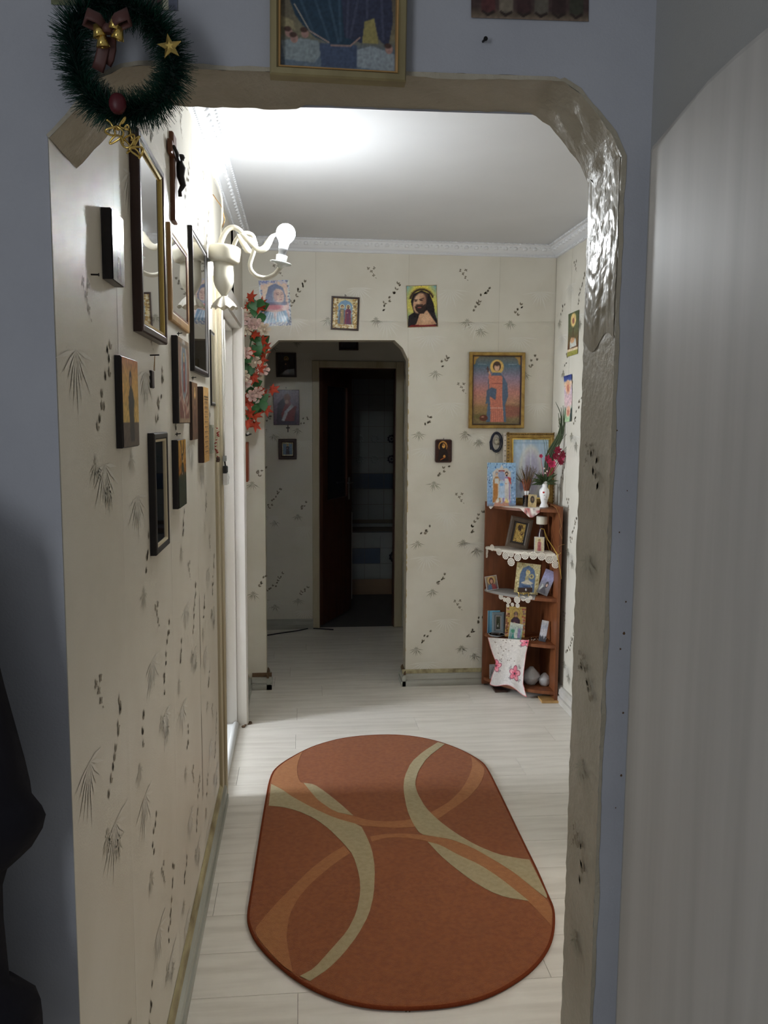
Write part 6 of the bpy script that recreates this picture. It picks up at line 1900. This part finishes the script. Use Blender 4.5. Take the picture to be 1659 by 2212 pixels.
daisy(v3(ony(852, 1203, YT)[0], YT + .002, ony(852, 1203, YT)[2]), .055, tub)
for i in range(9):
    for j in range(10):
        xx = .2 + i * .152; zz = .60 + j * .152
        if zz > 1.95:
            continue
        MB().fbox((v3(xx, 8.12, zz), v3(1, 0, 0), v3(0, 0, 1), v3(0, -1, 0)), .001, .150, .001, .150, 0, .006, .001).build('tile', M_tileb if j in (2,) else M_tilew, wbb)
for y in (948, 992):
    for x in (777, 810, 846):
        daisy(v3(ony(x, y, 8.1)[0], 8.1129, ony(x, y, 8.1)[2]), .045, wbb, M_daisy if x > 840 else mat('daisy_faint', S(150, 156, 156), .4))

# pictures on the lobby wall
def lobby_frame(x0, x1, yt, yb):
    F, w, h = back_frame((x0, yb), (x1, yb), (x0, yt), YE)
    return (F[0] + v3(0, .0022, 0), F[1], F[2], F[3]), w, h


F, w_, h_ = lobby_frame(597, 641, 762, 815)
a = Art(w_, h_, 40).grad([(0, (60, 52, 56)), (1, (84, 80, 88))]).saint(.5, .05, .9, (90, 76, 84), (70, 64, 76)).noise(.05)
framed('framed_picture', 'dark picture high in the shade of the lobby wall', 'picture', F, w_, h_, .02, a, M_darkwood, .014, None, glass=True)
F, w_, h_ = lobby_frame(591, 647, 842, 918)
a = Art(w_, h_, 60).grad([(0, (90, 66, 84)), (.5, (130, 110, 130)), (1, (160, 150, 168))]).poly([(.1, 0), (.16, .6), (.4, .78), (.6, .3), (.9, .4), (.9, 0)], (74, 60, 76)).ell(.54, .78, .13, .15, (110, 66, 56), .3).poly([(.3, .3), (.45, .6), (.62, .74), (.72, .5), (.9, .55), (.8, .1), (.35, .1)], (130, 60, 66))
a.poly([(.40, .36), (.70, .60), (.80, .52), (.50, .32)], (196, 190, 200)).poly([(.30, .12), (.42, .10), (.56, .34), (.42, .34)], (196, 190, 200)).ell(.52, .66, .08, .08, (190, 150, 140), .4).noise(.05)
panel_icon('wall_picture', 'unframed print of a robed figure with a white sash on the lobby wall', 'picture', F, w_, h_, .008, a, M_darkwood, True, .002)
F, w_, h_ = lobby_frame(602, 641, 948, 992)
a = Art(w_, h_, 44).grad([(0, (190, 186, 150)), (.1, (200, 196, 166)), (.12, (90, 110, 130)), (1, (110, 134, 160))]).border(.1, (206, 198, 160)).specks(90, (0, 1, .88, 1), [(226, 220, 180), (150, 140, 100)], .03).saint(.5, .14, .86, (60, 56, 66), (50, 52, 66), halo=(190, 180, 130)).rect(.2, .8, .04, .08, (226, 220, 190)).noise(.05)
framed('framed_icon', 'small square dark-framed icon with a gilt border low on the lobby wall', 'icon', F, w_, h_, .03, a, M_darkwood, .026, None, glass=False, gloss=True)
c = ony(622, 926, YE - .004)
r = tag(MB().box(c[0] - .0035, c[0] + .0035, YE - .006, YE - .0004, c[2] - .026, c[2] + .026).box(c[0] - .014, c[0] + .014, YE - .006, YE - .0004, c[2] + .002, c[2] + .010).build('small_cross', M_iron), 'tiny dark cross between the two lower lobby pictures', 'cross')
F, w_, h_ = lobby_frame(732, 774, 700, 757)
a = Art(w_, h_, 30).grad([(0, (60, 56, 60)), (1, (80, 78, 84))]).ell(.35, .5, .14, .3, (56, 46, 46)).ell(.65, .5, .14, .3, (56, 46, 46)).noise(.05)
framed('framed_picture', 'shaded picture of two figures above the bathroom doorway', 'picture', F, w_, h_, .02, a, M_darkwood, .014, None, glass=False)
P = [onz(x, y, .005) for x, y in ((540, 1384), (578, 1372), (610, 1367), (645, 1362), (668, 1357), (690, 1358), (720, 1360))]
tag(MB().tube(P, .0045, 7).build('floor_cable', M_cord_b), 'black cable lying along the lobby skirting', 'cable')

# ================================================================== on the near wall
F, w_, h_ = back_frame((584, 174), (873, 190), (584, -270), YF0)
F = (F[0] + v3(0, .0015, 0), F[1], F[2], F[3])
a = Art(w_, h_, 150).grad([(0, (120, 140, 156)), (.12, (96, 116, 140)), (.2, (140, 130, 96)), (.45, (110, 100, 84)), (1, (150, 150, 150))])
a.poly([(.05, .06), (.02, .16), (.18, .18), (.33, .17), (.36, .10), (.30, .05)], (150, 166, 170)).poly([(.66, .04), (.65, .13), (.78, .16), (.98, .12), (.98, .02)], (158, 172, 180)).poly([(.36, .03), (.34, .16), (.66, .16), (.66, .03)], (74, 92, 128))
a.poly([(.12, .44), (.08, .40), (.14, .30), (.20, .25), (.30, .19), (.45, .155), (.60, .155), (.68, .20), (.66, .44), (.60, .60), (.2, .60)], (38, 70, 96))
a.poly([(.52, .42), (.55, .20), (.70, .17), (.72, .28), (.80, .30), (.84, .20), (.92, .15), (.96, .30), (.94, .46), (.90, .60), (.55, .60)], (56, 62, 92))
a.poly([(.70, .17), (.72, .29), (.80, .31), (.84, .17)], (176, 160, 84)).poly([(.0, .30), (.12, .27), (.14, .22), (.0, .24)], (170, 156, 110))
for q in ((.16, .42, .30, .2), (.28, .43, .42, .18), (.4, .44, .5, .17), (.5, .44, .52, .18), (.58, .40, .57, .2), (.66, .40, .60, .2), (.74, .42, .74, .31), (.86, .42, .88, .2)):
    a.line((q[0], q[1]), (q[2], q[3]), .012, (70, 104, 130) if q[0] < .52 else (86, 92, 122), .6)
a.line((.13, .36), (.26, .22), .006, (176, 166, 150)).line((.26, .22), (.42, .165), .007, (176, 150, 140)).line((.44, .15), (.60, .152), .008, (176, 140, 130)).line((.60, .152), (.68, .20), .008, (176, 140, 130))
for x, y in ((.085, .205), (.13, .175), (.22, .205), (.93, .145)):
    a.ell(x, y, .032, .034, (190, 140, 126), .3).ell(x - .01, y + .02, .03, .02, (90, 60, 50), .5)
a.rect(.3, .5, .455, .47, (186, 186, 176)).noise(.04).mute(.25, .9)
framed('framed_picture', 'large dull-gold framed print of draped blue robes above the near arch', 'picture', F, w_, h_, .022, a, M_dullgold, .0125, M_tanwood, .002, glass=False, gloss=False)

F, w_, h_ = back_frame((1017, 40), (1270, 48), (1017, -200), YF0)
F = (F[0] + v3(0, .0015, 0), F[1], F[2], F[3])
a = Art(w_, h_, 100).grad([(0, (120, 104, 90)), (.04, (96, 84, 70)), (.1, (70, 54, 52)), (.4, (84, 70, 66)), (1, (110, 100, 96))])
for k in range(6):
    a.poly([(.08 + k * .15, .05), (.10 + k * .15, .9), (.19 + k * .15, .9), (.21 + k * .15, .05)], [(84, 50, 50), (120, 110, 96), (64, 44, 44), (96, 90, 80), (56, 42, 40), (60, 60, 50)][k])
    a.line((.10 + k * .15, .06), (.14 + k * .15, .03), .012, (50, 40, 36)).line((.14 + k * .15, .03), (.19 + k * .15, .06), .012, (50, 40, 36))
a.noise(.05)
poster('poster', 'dark unframed print of robed feet right above the near arch', F, w_, h_, a, False, .001)

F, w_, h_ = back_frame((112, 12), (384, 24), (112, -230), YF0)
F = (F[0] + v3(0, .0015, 0), F[1], F[2], F[3])
a = Art(w_, h_, 90).grad([(0, (110, 116, 84)), (.1, (80, 76, 66)), (1, (130, 130, 126))]).rect(.88, .96, 0, .3, (186, 184, 160)).rect(.93, 1, 0, 1, (96, 100, 116)).rect(.8, .87, .03, .5, (84, 54, 56)).noise(.05)
poster('poster', 'print partly hidden behind the tinsel wreath on the near wall', F, w_, h_, a, False, .001)

# tinsel wreath
YWR = 1.145
ctr = [(158, 62), (163, 120), (176, 175), (206, 222), (250, 243), (300, 240), (346, 218), (374, 172), (370, 112), (340, 56), (296, 22), (240, 8), (190, 20)]
wr = root('tinsel_wreath', 'green tinsel wreath with bow, bells and gold lettering hung over the arch corner', 'wreath', ony(265, 265, YWR))
C = [ony(x, y, YWR) for x, y in ctr]
CC = []
for i in range(len(C)):
    p0, p1, p2, p3 = C[i - 1], C[i], C[(i + 1) % len(C)], C[(i + 2) % len(C)]
    for k in range(6):
        t = k / 6; CC.append(.5 * (2 * p1 + (p2 - p0) * t + (2 * p0 - 5 * p1 + 4 * p2 - p3) * t * t + (-p0 + 3 * p1 - 3 * p2 + p3) * t ** 3))
mb = MB(); mb.tube(CC + CC[:1], .006, 8, False); mb.build('core', mat('wreath_core', S(14, 34, 28), .8), wr)
mb = MB(); wrn = random.Random(31)
nC = len(CC)
for k in range(8000):
    i = wrn.randrange(nC); p = CC[i] + (CC[(i + 1) % nC] - CC[i]) * wrn.random(); t = unit(CC[(i + 1) % nC] - CC[i - 1])
    an = wrn.uniform(0, 6.283); e1 = unit(np.cross(t, v3(0, 1, 0))); e2 = np.cross(t, e1)
    d = unit(e1 * math.cos(an) + e2 * math.sin(an) + t * wrn.uniform(-.5, .1))
    ln = wrn.uniform(.017, .033); s_ = unit(np.cross(d, (wrn.uniform(-1, 1), wrn.uniform(-1, 1), wrn.uniform(-1, 1)))) * .0006
    b = p + d * .004
    e = p + d * ln
    if e[1] > YF0 - .003: e[1] = YF0 - .003
    mb.add([b - s_, b + s_, e + s_ * .4, e - s_ * .4], [(0, 1, 2, 3)])
stuff(mb.build('tinsel', M_tinsel, wr))
# bow and ribbon tails
bc = ony(232, 62, YWR - .03)
def wp(x, y, dy=-.03):
    return ony(x, y, YWR + dy)


mb = MB()
for tail in ([(228, 80), (222, 110), (216, 135), (211, 152)], [(238, 80), (238, 105), (234, 125), (228, 137)]):
    P = [wp(x, y, -.03 + .004 * i) for i, (x, y) in enumerate(tail)]
    mb.tube(P, .0075, 8, True, True, .12)
mb.build('ribbon_tail', M_ribbon, wr)
mb = MB()
for s_ in (-1, 1):
    mb.tube([wp(232 + s_ * x, 55 + y, -.035 - d) for x, y, d in ((0, 8, 0), (20, -16, .01), (42, -26, .012), (48, -8, .004), (24, 6, .0), (0, 10, 0))], [.004, .008, .010, .010, .007, .004], 8, True, True, .35)
mb.ball(wp(232, 63, -.037), .007, 8)
mb.build('bow', M_ribbon, wr)
for x, y in ((221, 88), (256, 72), (248, 50), (212, 66)):
    c = wp(x, y, -.038)
    mb = MB(); mb.lathe(c, [(.001, .008), (.004, .007), (.006, 0), (.0085, -.007), (.0075, -.007), (.001, -.002)], 14, unit((wrn.uniform(-.4, .4), -.2, 1))); mb.ball(c + v3(0, 0, -.008), .002, 6); mb.build('bell', M_gold, wr)
c = wp(254, 224, -.03)
mb = MB(); mb.ball(c, .0105, 14, (1.05, .8, 1.25)); mb.build('bauble', M_redball, wr)
# gold star ornament
c = wp(367, 101, -.032); mb = MB()
ol = []
for k in range(10):
    an = math.radians(100 + 36 * k); rd_ = .0155 if k % 2 == 0 else .0065
    ol.append((rd_ * math.cos(an), rd_ * math.sin(an)))
mb.loops([[c + v3(x * s_, -d, y * s_) for x, y in ol] for d, s_ in ((-.001, 1), (.001, 1), (.0035, .35))], True); mb.build('star', M_gold, wr)
# gold script: looping plastic strokes
mb = MB()
P = []
for k in range(190):
    t = k / 189
    bx, by = 236 + 62 * t, 268 + 70 * t
    am = 10 + 7 * math.sin(t * 23)
    P.append(wp(bx + am * math.sin(t * 47) - 6 * math.cos(t * 17), by - am * .9 * math.cos(t * 47 + .8 * math.sin(t * 31)) + 7 * math.sin(t * 19), -.028 + .004 * math.sin(t * 40)))
mb.tube(P, .0013, 6)
P = []
for k in range(120):
    t = k / 119
    P.append(wp(262 + 36 * t + (5 + 4 * math.sin(t * 9)) * math.sin(t * 31), 258 + 52 * t + 9 * math.cos(t * 27 + 1.5 * math.sin(t * 13)), -.026))
mb.tube(P, .0012, 6)
mb.build('gold_script', M_gold, wr)
mb = MB(); mb.tube([CC[int(nC * .86)], ony(262, -60, YWR + .02), ony(266, -140, YF0 - .004)], .0012, 5); mb.build('hanging_string', M_twig, wr)
mb = MB(); mb.tube([ony(266, -140, YF0) + v3(0, .001, 0), ony(266, -140, YF0) + v3(0, -.02, .002)], .0018, 6); mb.build('nail', M_nail, wr)

# black coat hanging at the left on a hook of the near wall
YCO = 1.06
px_out = [(-60, 1180), (-40, 1300), (-20, 1420), (0, 1500), (14, 1550), (28, 1600), (42, 1650), (54, 1700), (58, 1728), (80, 1755), (89, 1775), (82, 1805), (58, 1845), (30, 1872), (4, 1895), (-6, 1930), (-4, 2000), (4, 2080), (10, 2140), (60, 2165), (78, 2180), (82, 2212), (86, 2300), (90, 2420)]
co = root('black_coat', 'black coat hanging at the edge of the grey-blue wall', 'coat', (-.62, YCO, .35))
L = []
for i, (x, y) in enumerate(px_out):
    p = ony(x, y, YCO)
    xr_ = p[0]; xl_ = -1.0 + .03 * math.sin(i)
    n = 20
    cx2 = (xr_ + xl_) / 2; hw = (xr_ - xl_) / 2
    dep = .085 + .018 * math.sin(i * 1.3)
    L.append([v3(cx2 + hw * math.cos(2 * math.pi * k / n) * (1 if abs(math.cos(2 * math.pi * k / n)) > .3 else 1), YCO + .02 + dep * math.sin(2 * math.pi * k / n) * (1 + .12 * math.sin(5 * 2 * math.pi * k / n + i * .5)), p[2]) for k in range(n)])
L.insert(0, [v3(-.72 + .06 * math.cos(2 * math.pi * k / 20), YCO + .05 + .04 * math.sin(2 * math.pi * k / 20), 1.62) for k in range(20)])
mb = MB(); mb.loops(L, True, True); mb.build('body', M_coat, co)
mb = MB(); mb.tube([v3(-.72, YF0 - .001, 1.66), v3(-.72, YF0 - .06, 1.66), v3(-.72, YF0 - .08, 1.70)], .006, 8); tag(mb.build('coat_hook', M_steel), 'metal hook carrying the black coat', 'hook')
mb = MB(); mb.tube([v3(-.72, YCO + .05, 1.61), v3(-.73, YCO + .072, 1.655), v3(-.72, YCO + .075, 1.665), v3(-.71, YCO + .072, 1.655), v3(-.70, YCO + .05, 1.61)], .003, 6); mb.build('loop', M_coat, co)

# ---- sets of like things
for o in COL.objects:
    if o.parent is None and 'label' in o and 'group' not in o:
        g = {'wall_icon': 'icons hung on the walls', 'framed_picture': 'framed pictures on the walls', 'framed_icon': 'framed icons', 'prayer_card': 'prayer cards on the shelf and wall',
             'standing_icon': 'icons standing on the corner shelf', 'poster': 'paper posters on the walls', 'cable': 'cables on the doorway casing', 'nail': 'bare nails in the walls',
             'crochet_doily': 'crochet doilies on the corner shelf', 'plastic_bag': 'plastic bags on the lowest board', 'dry_stalk': 'dry stalks on the shelf side'}.get(o.name.split('.')[0])
        if g:
            o['group'] = g
